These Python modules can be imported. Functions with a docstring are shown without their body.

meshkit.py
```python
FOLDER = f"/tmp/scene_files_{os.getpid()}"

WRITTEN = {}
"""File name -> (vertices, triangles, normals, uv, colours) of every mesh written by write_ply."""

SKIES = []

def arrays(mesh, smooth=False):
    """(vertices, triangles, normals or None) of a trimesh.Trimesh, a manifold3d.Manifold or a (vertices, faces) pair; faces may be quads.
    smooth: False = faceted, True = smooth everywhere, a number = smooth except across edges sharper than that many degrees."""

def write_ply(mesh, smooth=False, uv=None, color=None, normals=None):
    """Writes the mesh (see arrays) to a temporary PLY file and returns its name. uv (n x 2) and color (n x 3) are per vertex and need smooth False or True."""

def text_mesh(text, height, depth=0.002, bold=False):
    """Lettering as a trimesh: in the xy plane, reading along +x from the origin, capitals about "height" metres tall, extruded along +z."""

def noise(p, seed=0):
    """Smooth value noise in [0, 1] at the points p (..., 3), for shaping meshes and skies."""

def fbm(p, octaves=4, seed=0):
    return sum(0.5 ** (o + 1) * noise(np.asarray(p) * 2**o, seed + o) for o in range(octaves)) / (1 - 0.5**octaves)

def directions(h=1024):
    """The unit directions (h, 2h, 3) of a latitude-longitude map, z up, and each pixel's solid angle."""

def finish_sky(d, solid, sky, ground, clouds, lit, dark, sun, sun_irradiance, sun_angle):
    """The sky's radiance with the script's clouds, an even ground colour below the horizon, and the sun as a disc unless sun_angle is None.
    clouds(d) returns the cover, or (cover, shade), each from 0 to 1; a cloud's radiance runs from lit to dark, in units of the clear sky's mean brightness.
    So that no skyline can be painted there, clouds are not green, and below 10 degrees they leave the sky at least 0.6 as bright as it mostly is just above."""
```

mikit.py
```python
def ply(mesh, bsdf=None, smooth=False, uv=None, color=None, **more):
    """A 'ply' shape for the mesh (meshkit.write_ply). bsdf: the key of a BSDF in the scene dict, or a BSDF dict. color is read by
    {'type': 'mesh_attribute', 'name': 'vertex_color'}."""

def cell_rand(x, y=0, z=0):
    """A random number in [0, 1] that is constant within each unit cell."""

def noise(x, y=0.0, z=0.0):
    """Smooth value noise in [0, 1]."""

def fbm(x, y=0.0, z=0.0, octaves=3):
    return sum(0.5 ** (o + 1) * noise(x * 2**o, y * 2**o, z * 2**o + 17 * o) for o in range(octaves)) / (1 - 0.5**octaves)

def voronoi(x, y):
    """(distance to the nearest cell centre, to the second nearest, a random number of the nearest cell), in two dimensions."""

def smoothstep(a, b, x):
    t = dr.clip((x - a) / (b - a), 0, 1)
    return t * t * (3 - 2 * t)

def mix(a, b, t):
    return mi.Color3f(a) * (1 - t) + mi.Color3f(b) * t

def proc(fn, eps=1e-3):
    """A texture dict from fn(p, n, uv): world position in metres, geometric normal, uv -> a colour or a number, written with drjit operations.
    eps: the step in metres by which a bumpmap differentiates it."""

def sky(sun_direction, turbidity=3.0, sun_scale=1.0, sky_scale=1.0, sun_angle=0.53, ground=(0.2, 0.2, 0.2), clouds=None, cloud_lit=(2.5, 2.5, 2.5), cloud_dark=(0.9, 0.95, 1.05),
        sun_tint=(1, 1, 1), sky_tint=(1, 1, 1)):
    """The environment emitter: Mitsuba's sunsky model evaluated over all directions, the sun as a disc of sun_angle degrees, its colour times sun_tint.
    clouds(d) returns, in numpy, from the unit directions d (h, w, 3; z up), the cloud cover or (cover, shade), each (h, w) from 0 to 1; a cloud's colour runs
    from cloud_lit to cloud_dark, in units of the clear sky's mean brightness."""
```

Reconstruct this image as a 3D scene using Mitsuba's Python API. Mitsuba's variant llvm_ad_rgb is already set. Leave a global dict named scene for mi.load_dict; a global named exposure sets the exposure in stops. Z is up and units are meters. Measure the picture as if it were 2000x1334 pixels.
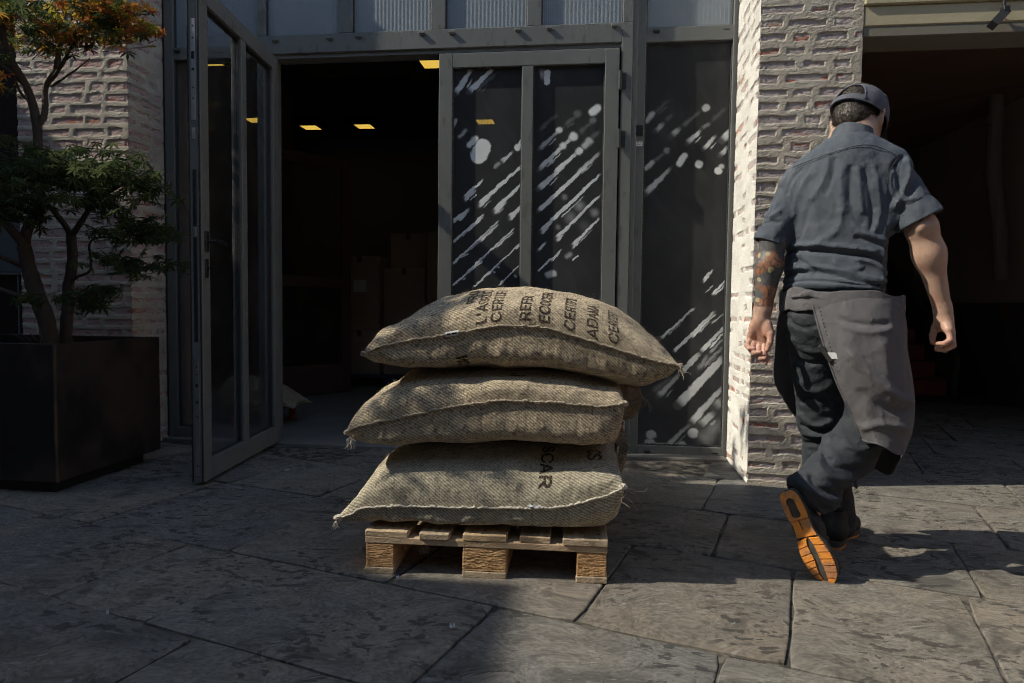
import math, random
import numpy as np, trimesh, manifold3d, shapely
import shapely.geometry as sg
import drjit as dr
import mitsuba as mi
import mikit, meshkit
from mikit import noise, fbm, smoothstep, mix, proc
T = mi.ScalarTransform4f
rng = np.random.default_rng(7)
scene, labels = {}, {}

# ------------------------------------------------------------------ camera, sun and sky, exposure
# world: x along the shopfront (to the right), y into the building, z up; metres
CAM = np.array([0.0, 0.0, 0.893])
PITCH, ROLL, YAW = 0.0524, 0.0119, -0.1223
fwd = np.array([math.sin(YAW) * math.cos(PITCH), math.cos(YAW) * math.cos(PITCH), -math.sin(PITCH)])
rgt = np.array([math.cos(YAW), -math.sin(YAW), 0.0])
upv = np.cross(rgt, fwd)
upv = -math.sin(ROLL) * rgt + math.cos(ROLL) * upv
scene['camera'] = {'type': 'perspective', 'fov': math.degrees(2 * math.atan(1000 / 1333)), 'fov_axis': 'x',
                   'near_clip': 0.05, 'far_clip': 500.0,
                   'to_world': T().look_at(origin=CAM.tolist(), target=(CAM + fwd).tolist(), up=upv.tolist())}
SUN = np.array([-1.0, -0.22, 0.89])
scene['sky'] = mikit.sky(SUN.tolist(), turbidity=3.0, sky_scale=1.75, sky_tint=(1.12, 1.0, .84), sun_tint=(0.86, 0.97, 1.10), ground=(0.1, 0.1, 0.1))
exposure = 1.85

# ------------------------------------------------------------------ helpers
def numbered(name):
    if name not in scene and name not in labels and not any(k.startswith(name + '__') for k in scene):
        return name
    i = 1
    while True:
        n = f'{name}_{i:03d}'
        if n not in scene and n not in labels:
            return n
        i += 1

COUNT = {}
def part(parent, name, mesh, bsdf, smooth=False, label=None, kind=None, **kw):
    key = f'{parent}__{name}' if parent else name
    n = COUNT.get(key, 0)
    COUNT[key] = n + 1
    if n:
        key = f'{key}_{n:03d}'
    scene[key] = mikit.ply(mesh, bsdf, smooth=smooth, **kw)
    if label or kind:
        labels[key] = {k: v for k, v in (('label', label), ('kind', kind)) if v}
    return key

def thing(key, label, category, group=None):
    n = COUNT.get(key, 0)
    COUNT[key] = n + 1
    if n:
        key = f'{key}_{n:03d}'
    labels[key] = {'label': label, 'category': category}
    if group:
        labels[key]['group'] = group
    return key

def structure(key, mesh, bsdf, smooth=False, **kw):
    scene[key] = mikit.ply(mesh, bsdf, smooth=smooth, **kw)
    labels[key] = {'kind': 'structure'}

def TM(v, f):
    return trimesh.Trimesh(np.asarray(v, float), np.asarray(f, int), process=False)

def cat(*ms):
    ms = [m for m in ms if m is not None]
    return trimesh.util.concatenate(ms)

def box(x0, x1, y0, y1, z0, z1, c=0.003):
    """a box with chamfered edges"""
    c = min(c, (x1 - x0) / 3, (y1 - y0) / 3, (z1 - z0) / 3)
    if c <= 0.0002:
        m = trimesh.creation.box(extents=(x1 - x0, y1 - y0, z1 - z0))
        m.apply_translation(((x0 + x1) / 2, (y0 + y1) / 2, (z0 + z1) / 2))
        return m
    h = np.array([x1 - x0, y1 - y0, z1 - z0]) / 2
    p = []
    for sx in (-1, 1):
        for sy in (-1, 1):
            for sz in (-1, 1):
                s = np.array([sx, sy, sz])
                for k in range(3):
                    q = h - c
                    q[k] = h[k]
                    p.append(s * q)
    m = manifold3d.Manifold.hull_points(np.array(p)).to_mesh()
    v = m.vert_properties[:, :3] + [(x0 + x1) / 2, (y0 + y1) / 2, (z0 + z1) / 2]
    return TM(v, m.tri_verts)

def grid_mesh(P, flip=False, wrap_u=False):
    """P (nu, nv, 3) -> quad grid"""
    nu, nv = P.shape[:2]
    i, j = np.meshgrid(np.arange(nu if wrap_u else nu - 1), np.arange(nv - 1), indexing='ij')
    i2 = (i + 1) % nu
    q = np.stack([i * nv + j, i2 * nv + j, i2 * nv + j + 1, i * nv + j + 1], -1).reshape(-1, 4)
    if flip:
        q = q[:, ::-1]
    return TM(P.reshape(-1, 3), np.vstack([q[:, [0, 1, 2]], q[:, [0, 2, 3]]]))

def tube(points, radii, sides=8, cap=True):
    p = np.asarray(points, float)
    n = len(p)
    t = np.gradient(p, axis=0)
    t /= np.linalg.norm(t, axis=1, keepdims=True) + 1e-12
    a = np.cross(t[0], [0.31, 0.2, 0.93]); a /= np.linalg.norm(a)
    A = []
    for k in range(n):
        a = a - t[k] * (a @ t[k]); a /= np.linalg.norm(a); A.append(a)
    A = np.array(A); B = np.cross(t, A)
    r = np.broadcast_to(radii, (n,))
    th = np.arange(sides) * 2 * np.pi / sides
    V = p[None] + r[None, :, None] * (np.cos(th)[:, None, None] * A[None] + np.sin(th)[:, None, None] * B[None])
    m = grid_mesh(V, wrap_u=True)
    if cap:
        v = np.vstack([m.vertices, p[:1], p[-1:]])
        k = np.arange(sides); k2 = (k + 1) % sides
        c0, c1 = len(m.vertices), len(m.vertices) + 1
        f = np.vstack([m.faces, np.stack([k2 * n, k * n, k * 0 + c0], 1), np.stack([k * n + n - 1, k2 * n + n - 1, k * 0 + c1], 1)])
        m = TM(v, f)
    return m

def catmull(pts, n):
    """a smooth curve through pts (k, d), n samples"""
    from scipy.interpolate import PchipInterpolator, CubicSpline
    p = np.asarray(pts, float)
    s = np.r_[0, np.cumsum(np.linalg.norm(np.diff(p, axis=0), axis=1))]
    return CubicSpline(s, p)(np.linspace(0, s[-1], n))

def rotz(m, a, at=(0, 0, 0)):
    m = m.copy()
    m.apply_transform(trimesh.transformations.rotation_matrix(a, [0, 0, 1], at))
    return m

def moved(m, d):
    m = m.copy(); m.apply_translation(d); return m

def rgb(*c):
    return {'type': 'rgb', 'value': list(map(float, c))}

def mat(key, d, two=True):
    scene[key] = {'type': 'twosided', 'bsdf': d} if two else d
    return key

def pbr(color, rough=0.6, metal=0.0, **kw):
    c = rgb(*color) if isinstance(color, (tuple, list)) else color
    return {'type': 'principled', 'base_color': c, 'roughness': rough, 'metallic': metal, **kw}

def bump(inner, fn, scale, eps=1e-3):
    return {'type': 'bumpmap', 'tex': proc(fn, eps), 'scale': scale, 'bsdf': inner}

# ------------------------------------------------------------------ materials
def stone_w(p):
    wx, wy = fbm(p.x * 5, p.y * 5, 3.0, 3) - .5, fbm(p.x * 5 + 9, p.y * 5, 7.0, 3) - .5
    return p.x + .16 * wx, p.y + .10 * wy
def stone_h(p, n, uv):
    x, y = stone_w(p)
    big = fbm(x * 8 + 3, y * 14, 0, 4)
    fine = fbm(x * 70, y * 95, 0, 4)
    pit = smoothstep(0.60, 0.74, fbm(x * 30 + 1.7, y * 46, 5.0, 4))
    return 0.55 * big + 0.20 * fine - 0.16 * pit
def stone_col(base, dark, warm, seed):
    def fn(p, n, uv):
        x, y = stone_w(p)
        a = fbm(x * 2.3 + seed, y * 2.9, 1.0, 4)
        c = mix(base, warm, smoothstep(0.35, 0.7, a))
        c = c * (0.55 + 0.90 * fbm(x * 95, y * 140 + seed, 0, 4))
        c = c * (0.70 + 0.62 * fbm(x * 16, y * 28, seed, 5))
        pit = smoothstep(0.57, 0.68, fbm(x * 30 + 1.7, y * 50, 5.0, 5)) * smoothstep(.33, .6, fbm(x * 4, y * 4, seed + 2, 3))
        blot = smoothstep(0.58, 0.80, fbm(x * 9 + seed, y * 13, 2.0, 5))
        scrape = smoothstep(0.74, 0.84, fbm(x * 20 + y * 7, y * 70 - x * 25 + seed, 9.0, 3))
        c = mix(c, dark, 0.78 * pit)
        c = mix(c, dark, 0.50 * blot)
        return mix(c, (0.30, 0.29, 0.27), 0.5 * scrape)
    return fn
STONES = []
for k, (b, d, w) in enumerate([((0.152, 0.144, 0.129), (0.043, 0.041, 0.040), (0.183, 0.161, 0.137)), ((0.134, 0.132, 0.126), (0.037, 0.037, 0.038), (0.156, 0.146, 0.132)),
                               ((0.171, 0.160, 0.140), (0.051, 0.048, 0.044), (0.195, 0.171, 0.142)), ((0.144, 0.134, 0.120), (0.041, 0.039, 0.037), (0.171, 0.149, 0.124))]):
    STONES.append(mat(f'stone_{k}', bump(pbr(proc(stone_col(b, d, w, 3.1 * k)), 0.60, specular=0.4), stone_h, 0.011)))
mat('joint', bump(pbr(proc(lambda p, n, uv: mix((.040, .037, .033), (.12, .108, .092), smoothstep(.35, .65, fbm(p.x * 30, p.y * 30, 0, 3)))), 0.9), lambda p, n, uv: fbm(p.x * 120, p.y * 120, 0, 2), 0.003))
mat('sand_fill', pbr(proc(lambda p, n, uv: mix((.16, .13, .10), (.30, .25, .20), fbm(p.x * 160, p.y * 160, 0, 2))), 0.95))

def brick_fn(t0, seed, mauve=(.45, .385, .38)):
    def fn(p, n, uv):
        k = fbm(p.x * 9 + seed, p.y * 9 + p.z * 3, p.z * 24, 3)
        c = mix(mauve, (.42, .165, .115), smoothstep(t0, t0 + .10, k))
        c = mix(c, (.46, .41, .395), 0.6 * smoothstep(.52, .72, fbm(p.x * 30, p.y * 30, p.z * 55 + seed, 3)))
        c = mix(c, (.47, .42, .35), 0.75 * smoothstep(.54, .66, fbm(p.x * 22 + seed, p.y * 22, p.z * 40, 4)))
        g = fbm(p.x * 170, p.y * 170, p.z * 170 + seed, 2)
        c = c * (0.7 + 0.6 * g)
        return mix(c, (.07, .055, .05), 0.5 * smoothstep(.62, .74, fbm(p.x * 55 + seed, p.y * 55, p.z * 60, 2)))
    return fn
brick_h = lambda p, n, uv: fbm(p.x * 90, p.y * 90, p.z * 110, 3)
BRICKS = [mat(f'brick_{k}', bump(pbr(proc(brick_fn(t, 5.3 * k)), 0.85), brick_h, 0.006)) for k, t in enumerate((.46, .60, .70, .80, .64))]
PINK = [mat(f'pink_brick_{k}', bump(pbr(proc(brick_fn(t, 4.1 * k + 2, m)), 0.85), brick_h, 0.006)) for k, (t, m) in enumerate(((.58, (.50, .34, .33)), (.70, (.52, .37, .35)), (.80, (.47, .36, .355)), (.64, (.50, .33, .31))))]
def mortar_fn(a, b, pale):
    def fn(p, n, uv):
        g = fbm(p.x * 140, p.y * 140, p.z * 140, 3)
        s = fbm(p.x * 5, p.y * 5, p.z * 7, 3)
        c = mix(a, b, smoothstep(.35, .65, s)) * (0.75 + 0.5 * g)
        return mix(c, pale, 0.5 * smoothstep(.55, .7, fbm(p.x * 14 + 4, p.y * 14, p.z * 19, 3)))
    return fn
mort_h = lambda p, n, uv: fbm(p.x * 150, p.y * 150, p.z * 170, 3)
mat('mortar', bump(pbr(proc(mortar_fn((.47, .43, .36), (.56, .51, .43), (.62, .59, .52))), 0.95), mort_h, 0.008))
mat('mortar_pale', bump(pbr(proc(mortar_fn((.58, .57, .54), (.65, .64, .61), (.70, .69, .67))), 0.95), mort_h, 0.004))

def paint_fn(c, d):
    return lambda p, n, uv: mi.Color3f(c) * (0.9 + 0.2 * fbm(p.x * 7, p.y * 7, p.z * 3, 3)) * (1 - d * smoothstep(.62, .8, fbm(p.x * 30, p.y * 30, p.z * 9, 3)))
mat('frame_paint', bump(pbr(proc(paint_fn((.15, .158, .154), .25)), 0.42, specular=0.5), lambda p, n, uv: fbm(p.x * 300, p.y * 300, p.z * 300, 2), 0.0004))
mat('frame_dark', pbr((.03, .031, .034), 0.5))
mat('gasket', pbr((.012, .012, .013), 0.7))
mat('steel', pbr((.42, .42, .43), 0.38, 1.0))
mat('black_metal', pbr((.018, .018, .020), 0.4))
def poly_fn(p, n, uv):
    rib = smoothstep(.80, .97, dr.abs(dr.sin(p.x * 3.14159 / 0.0118)))
    fine = 0.5 + 0.5 * dr.sin(p.z * 6.28318 / 0.0056)
    c = mix((.27, .315, .36), (.33, .375, .42), fbm(p.x * 6, 0, p.z * 5, 3))
    return c * (0.80 + 0.12 * fine) * (1 - 0.22 * rib)
mat('polycarbonate', bump(pbr(proc(poly_fn), 0.30, specular=0.5), lambda p, n, uv: dr.sin(p.x * 6.28318 / 0.0236) , 0.0006))
mat('white_plastic', pbr((.72, .72, .70), 0.5))

# ------------------------------------------------------------------ the paved court: mortar bed, flagstones
S = 120.0
structure('pavement', TM([[-S, -S, -.0095], [S, -S, -.0095], [S, S, -.0095], [-S, S, -.0095]], [[0, 1, 2], [0, 2, 3]]), 'joint')
TH = math.radians(-16.5)
eu, ev = np.array([math.cos(TH), math.sin(TH)]), np.array([-math.sin(TH), math.cos(TH)])
rows = [(-.02, .62, [-2.9, -2.05, -1.15, -.35, .4, 1.2]), (.62, 1.30, [-3.0, -2.35, -1.47, -.66, .12, .85, 1.7]), (1.30, 1.81, [-3.55, -2.9, -2.08, -1.68, -.83, -.18, .42, 1.15, 1.9]),
        (1.81, 2.51, [-4.0, -3.3, -2.65, -1.9, -1.22, -.58, -.02, .47, 1.2, 1.95, 2.6]), (2.51, 3.07, [-4.3, -3.4, -2.62, -2.07, -1.32, -.78, -.295, .53, .95, 1.75, 2.4]),
        (3.07, 3.70, [-4.6, -3.9, -3.2, -2.45, -1.75, -1.05, -.41, .14, .72, 1.3, 2.05, 2.7]), (3.70, 4.30, [-1.2, -.5, .25, .95, 1.5, 2.2, 3.0]), (4.30, 4.95, [-.1, .6, 1.15, 1.9, 2.6, 3.3]),
        (4.95, 5.5, [.1, .75, 1.45, 2.1, 2.75, 3.5]), (5.5, 6.2, [.3, .95, 1.7, 2.4, 3.1, 3.8]), (6.2, 6.9, [.5, 1.2, 2.0, 2.7, 3.5]), (6.9, 7.7, [.7, 1.5, 2.2, 3.0, 3.8])]
g = 0.0045
def slab_mesh(u0, u1, v0, v1, seed):
    r = np.random.default_rng(seed)
    n = 9
    t = np.linspace(0, 1, n)[:-1]
    ring = np.vstack([np.c_[u0 + (u1 - u0) * t, np.full(n - 1, v0)], np.c_[np.full(n - 1, u1), v0 + (v1 - v0) * t],
                      np.c_[u1 - (u1 - u0) * t, np.full(n - 1, v1)], np.c_[np.full(n - 1, u0), v1 - (v1 - v0) * t]])
    ctr = ring.mean(0)
    wob = (meshkit.noise(np.c_[ring * 7.0, np.full(len(ring), seed * 1.7)]) - .5) * 0.009 + r.normal(0, .0010, len(ring))
    d = ctr - ring
    d /= np.abs(d).max(1, keepdims=True)
    corner = np.zeros(len(ring)); corner[::n - 1] = 0.007
    outer = ring + d * (g + wob + corner)[:, None]
    inner = outer + d * 0.006
    tilt = r.normal(0, .0016, 2); dz = r.normal(0, .0012)
    def lift(q, z):
        w = q @ np.array([eu, ev])
        zz = z + dz + (q - ctr) @ tilt + (meshkit.noise(np.c_[q * 3.1, np.full(len(q), 4.0 + seed)]) - .5) * .004
        return np.c_[w, zz]
    m = len(ring)
    V = np.vstack([lift(outer, -.05), lift(outer, -.0040), lift(inner, 0.0), lift(ctr[None], 0.001)])
    k = np.arange(m); k2 = (k + 1) % m
    F = []
    for a in (0, 1):
        F += [np.stack([a * m + k, a * m + k2, (a + 1) * m + k2], 1), np.stack([a * m + k, (a + 1) * m + k2, (a + 1) * m + k], 1)]
    F.append(np.stack([2 * m + k, 2 * m + k2, k * 0 + 3 * m], 1))
    return TM(V, np.vstack(F))
sd = 0
for v0, v1, us in rows:
    for a, b in zip(us[:-1], us[1:]):
        sd += 1
        w = (np.array([(a + b) / 2, (v0 + v1) / 2]) @ np.array([eu, ev]))
        if w[1] > 4.02 and w[0] < 1.0:
            continue          # the shop floor starts here
        part('pavement', 'slab', slab_mesh(a, b, v0, v1, sd), STONES[(sd * 7 + sd // 3) % 4], smooth=40)
# the joint before the shopfront filled with a strip of screed
structure('shop_floor', box(-6.0, 0.775, 4.06, 12.0, -.04, .012, .004), mat('floor_screed', bump(pbr(proc(lambda p, n, uv: mix((.15, .145, .135), (.20, .19, .175), fbm(p.x * 3, p.y * 4, 0, 4))), 0.55), lambda p, n, uv: fbm(p.x * 40, p.y * 40, 0, 3), .002)))

# ------------------------------------------------------------------ brick piers
def brick_face(name, O, U, N, width, z1, cover, mort, pattern, seed, lump=1.0, mkey=None, hidden=0.0, kinds=BRICKS):
    """One face of brickwork: raised, uneven pointing as one relief, each brick a piece of its own. O: lower left corner, U: along, N: outward."""
    r = np.random.default_rng(seed)
    O, U, N = (np.asarray(a, float) for a in (O, U, N))
    ch = 0.0665
    rects = []
    for c in range(int(z1 / ch) + 1):
        zc = (c + .5) * ch
        x = -r.uniform(0.0, .03) if c % 2 else 0.0
        pat = pattern[c % len(pattern)] if r.random() > .25 else pattern[r.integers(len(pattern))]
        k = 0
        while x < width - .03:
            L = pat[k % len(pat)] * r.uniform(.93, 1.07); k += 1
            a, b = max(x, -.002), min(x + L, width + .002)
            if b - a > .03:
                rects.append((a, b, zc - .0235 + r.normal(0, .002), zc + .0235 + r.normal(0, .002), r.normal(0, .0035)))
            x += L + .015 + r.uniform(-.002, .006)
    st = 0.0042 if width < .5 else 0.0060
    nu, nz = int(width / st) + 1, int(z1 / st) + 1
    uu, zz = np.meshgrid(np.linspace(0, width, nu), np.linspace(0, z1, nz), indexing='ij')
    P = np.stack([uu, zz], -1)
    nz3 = lambda f, s: meshkit.fbm(np.stack([uu * f, zz * f, np.full_like(uu, s)], -1), 3) - .5
    du, dz = nz3(17, seed + 1.3) * .034 + nz3(60, seed + 4.3) * .010, nz3(15, seed + 7.7) * .024 + nz3(60, seed + 6.3) * .009
    inside = np.full(uu.shape, -1.0)
    for a, b, z0, z1b, _ in rects:
        i0, i1 = max(0, int((a - .05) / st)), min(nu, int((b + .05) / st) + 2)
        j0, j1 = max(0, int((z0 - .05) / st)), min(nz, int((z1b + .05) / st) + 2)
        x, y = uu[i0:i1, j0:j1] + du[i0:i1, j0:j1], zz[i0:i1, j0:j1] + dz[i0:i1, j0:j1]
        lo = a + (cover if a > .001 else -.01); hi = b - (cover if b < width - .001 else -.01)
        k_ = r.normal(0, .0022); hid = r.random() < hidden
        d = np.minimum(np.minimum(x - lo, hi - x), np.minimum(y - z0 - cover * .75 + k_, z1b - cover * .75 - y + k_)) - (.030 if hid else 0)
        inside[i0:i1, j0:j1] = np.maximum(inside[i0:i1, j0:j1], d)
    t = np.clip((inside + .0015) / .0035, 0, 1); t = t * t * (3 - 2 * t)
    h_out = .0018 * lump + nz3(26, seed + 3.1) * .0016 * lump + nz3(70, seed + 9.0) * .0018 + nz3(160, seed + 2.0) * .0024 + nz3(7, seed + 5.0) * .0030 * lump
    # drips: pointing is fuller along the lower edge of each bed
    h = h_out * (1 - t) - .006 * t
    edge = np.clip(np.minimum(uu, width - uu) / .012, 0, 1)
    h = h * edge + (1 - edge) * np.minimum(h, .001)
    V = O + uu[..., None] * U + zz[..., None] * np.array([0, 0, 1.0]) + h[..., None] * N
    flip = np.dot(np.cross(U, [0, 0, 1.0]), N) < 0
    part(name, mkey or 'mortar', grid_mesh(V, flip=flip), mort, smooth=True)
    for a, b, z0, z1b, o in rects:
        if z1b > z1:
            continue
        a2, b2 = max(a - .003, 0), min(b + .003, width)
        gu, gz = np.linspace(a2, b2, 5), np.linspace(z0 - .004, z1b + .004, 3)
        gu2, gz2 = np.meshgrid(gu, gz, indexing='ij')
        dep = o * .30 + r.normal(0, .0007, gu2.shape) - .0024
        dep[[0, -1]] -= .001
        F = O + gu2[..., None] * U + gz2[..., None] * np.array([0, 0, 1.0]) + dep[..., None] * N
        B = F - N * .02
        f, bk = grid_mesh(F, flip=flip), grid_mesh(B, flip=not flip)
        part(name, 'brick', cat(f, bk), kinds[r.integers(len(kinds))], smooth=False)
core_m = mat('brick_core', pbr((.25, .20, .17), .9))
key = thing('brick_pier', 'sunlit narrow brick pier with thick buff pointing right of the shopfront', 'brick pier')
PX0, PX1, PY = 0.781, 1.262, 3.575
part(key, 'core', box(PX0 + .013, PX1 - .013, PY + .013, 4.5, -.03, 5.2, 0), core_m)
patA, patB = [.105, .105, .215], [.16, .105, .16]
brick_face(key, (PX0, PY, 0), (1, 0, 0), (0, -1, 0), PX1 - PX0, 2.9, .0118, 'mortar', [patA, patB, [.105, .215, .105], [.21, .105, .10]], 11)
brick_face(key, (PX0, 4.13, 0), (0, -1, 0), (-1, 0, 0), 4.13 - PY, 2.9, .0150, 'mortar_pale', [[.215, .105], [.105, .215, .105]], 12, .6, hidden=.45)
brick_face(key, (PX1, PY, 0), (0, 1, 0), (1, 0, 0), .9, 2.9, .006, 'mortar', [[.215, .105], [.105, .215]], 13)
key = thing('brick_pier', 'broad brick pier behind the maple tree, left of the shopfront', 'brick pier')
LX0, LX1, LY = -3.49, -2.765, 3.785
part(key, 'core', box(LX0 + .013, LX1 - .013, LY + .013, 4.5, -.03, 3.86, 0), core_m)
patL = [[.215, .105, .215], [.105, .215, .215], [.215, .215, .105]]
brick_face(key, (LX0, LY, 0), (1, 0, 0), (0, -1, 0), LX1 - LX0, 3.86, .0085, 'mortar', patL, 21, .8, kinds=PINK)
brick_face(key, (LX1, LY, 0), (0, 1, 0), (1, 0, 0), .33, 3.86, .012, 'mortar', [[.215, .105], [.105, .215]], 22, .6, hidden=.15, kinds=PINK)

# grit and crumbled mortar gathered at the foot of the glazing and of the pier
_r = np.random.default_rng(77)
_g = []
for _ in range(900):
    x = _r.uniform(.22, 1.3); base = 4.14 if x < .78 else PY
    y = base - abs(_r.normal(0, .035)); sz = _r.uniform(.0015, .0045)
    m_ = trimesh.creation.icosphere(subdivisions=0, radius=sz); m_.vertices *= _r.uniform(.6, 1.3, 3)
    _g.append(moved(m_, (x, y, .001)))
for _ in range(500):
    m_ = trimesh.creation.icosphere(subdivisions=0, radius=_r.uniform(.0010, .0026)); m_.vertices *= _r.uniform(.6, 1.4, 3)
    _g.append(moved(m_, (_r.uniform(-2.2, 1.8), _r.uniform(1.4, 3.9), .001)))
scene['grit'] = mikit.ply(cat(*_g), 'sand_fill')
labels['grit'] = {'label': 'pale grit and crumbs of mortar scattered on the paving', 'category': 'grit', 'kind': 'stuff'}

# ------------------------------------------------------------------ the glazed shopfront
F = 4.10
def light_streak_fn(segs, base, film, pale=(.74, .77, .79)):
    """reflected sunlight painted into the pane colour: strokes (x0, z0, x1, z1, half width, strength, softness) on the pane's own plane"""
    segs = list(segs)
    rs = np.random.default_rng(len(segs))
    for x0, z0, x1, z1, r, s, soft in [q for q in segs if math.hypot(q[2] - q[0], q[3] - q[1]) > .10][::2]:      # thin companion light strokes beside the long ones
        L = math.hypot(x1 - x0, z1 - z0); nx, nz = (z1 - z0) / L, -(x1 - x0) / L; o = r * rs.uniform(1.5, 2.4); a, b = rs.uniform(.05, .35), rs.uniform(.5, .85)
        segs.append((x0 + (x1 - x0) * a + nx * o, z0 + (z1 - z0) * a + nz * o, x0 + (x1 - x0) * b + nx * o, z0 + (z1 - z0) * b + nz * o, max(.0022, r * .3), s * .8, .4))
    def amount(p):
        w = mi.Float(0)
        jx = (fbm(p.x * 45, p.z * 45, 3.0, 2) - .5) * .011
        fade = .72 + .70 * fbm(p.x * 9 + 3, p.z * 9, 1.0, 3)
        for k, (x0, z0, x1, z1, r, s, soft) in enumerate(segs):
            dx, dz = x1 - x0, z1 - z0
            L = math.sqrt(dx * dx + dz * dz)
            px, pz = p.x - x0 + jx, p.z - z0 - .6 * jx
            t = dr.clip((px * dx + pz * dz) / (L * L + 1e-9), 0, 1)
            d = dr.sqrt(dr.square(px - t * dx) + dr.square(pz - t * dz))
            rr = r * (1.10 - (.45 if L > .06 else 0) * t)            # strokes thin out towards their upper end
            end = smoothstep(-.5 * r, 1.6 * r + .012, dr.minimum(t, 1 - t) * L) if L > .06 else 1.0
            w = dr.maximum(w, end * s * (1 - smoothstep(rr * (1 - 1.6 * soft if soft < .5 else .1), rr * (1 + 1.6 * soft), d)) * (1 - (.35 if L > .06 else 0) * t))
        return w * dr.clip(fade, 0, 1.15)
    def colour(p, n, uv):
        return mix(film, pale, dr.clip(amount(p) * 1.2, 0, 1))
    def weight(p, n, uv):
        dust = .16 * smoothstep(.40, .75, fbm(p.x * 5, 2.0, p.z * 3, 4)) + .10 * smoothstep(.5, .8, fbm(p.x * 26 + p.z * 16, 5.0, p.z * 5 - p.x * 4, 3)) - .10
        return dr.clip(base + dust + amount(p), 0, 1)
    return colour, weight
def glass(key, segs, base=.30, film=(.040, .042, .046)):
    c, w = light_streak_fn(segs, base, film)
    scene[key] = {'type': 'blendbsdf', 'weight': proc(w), 'bsdf_0': {'type': 'thindielectric', 'int_ior': 1.5},
                  'bsdf_1': {'type': 'twosided', 'bsdf': {'type': 'diffuse', 'reflectance': proc(c)}}}
    return key
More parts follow.
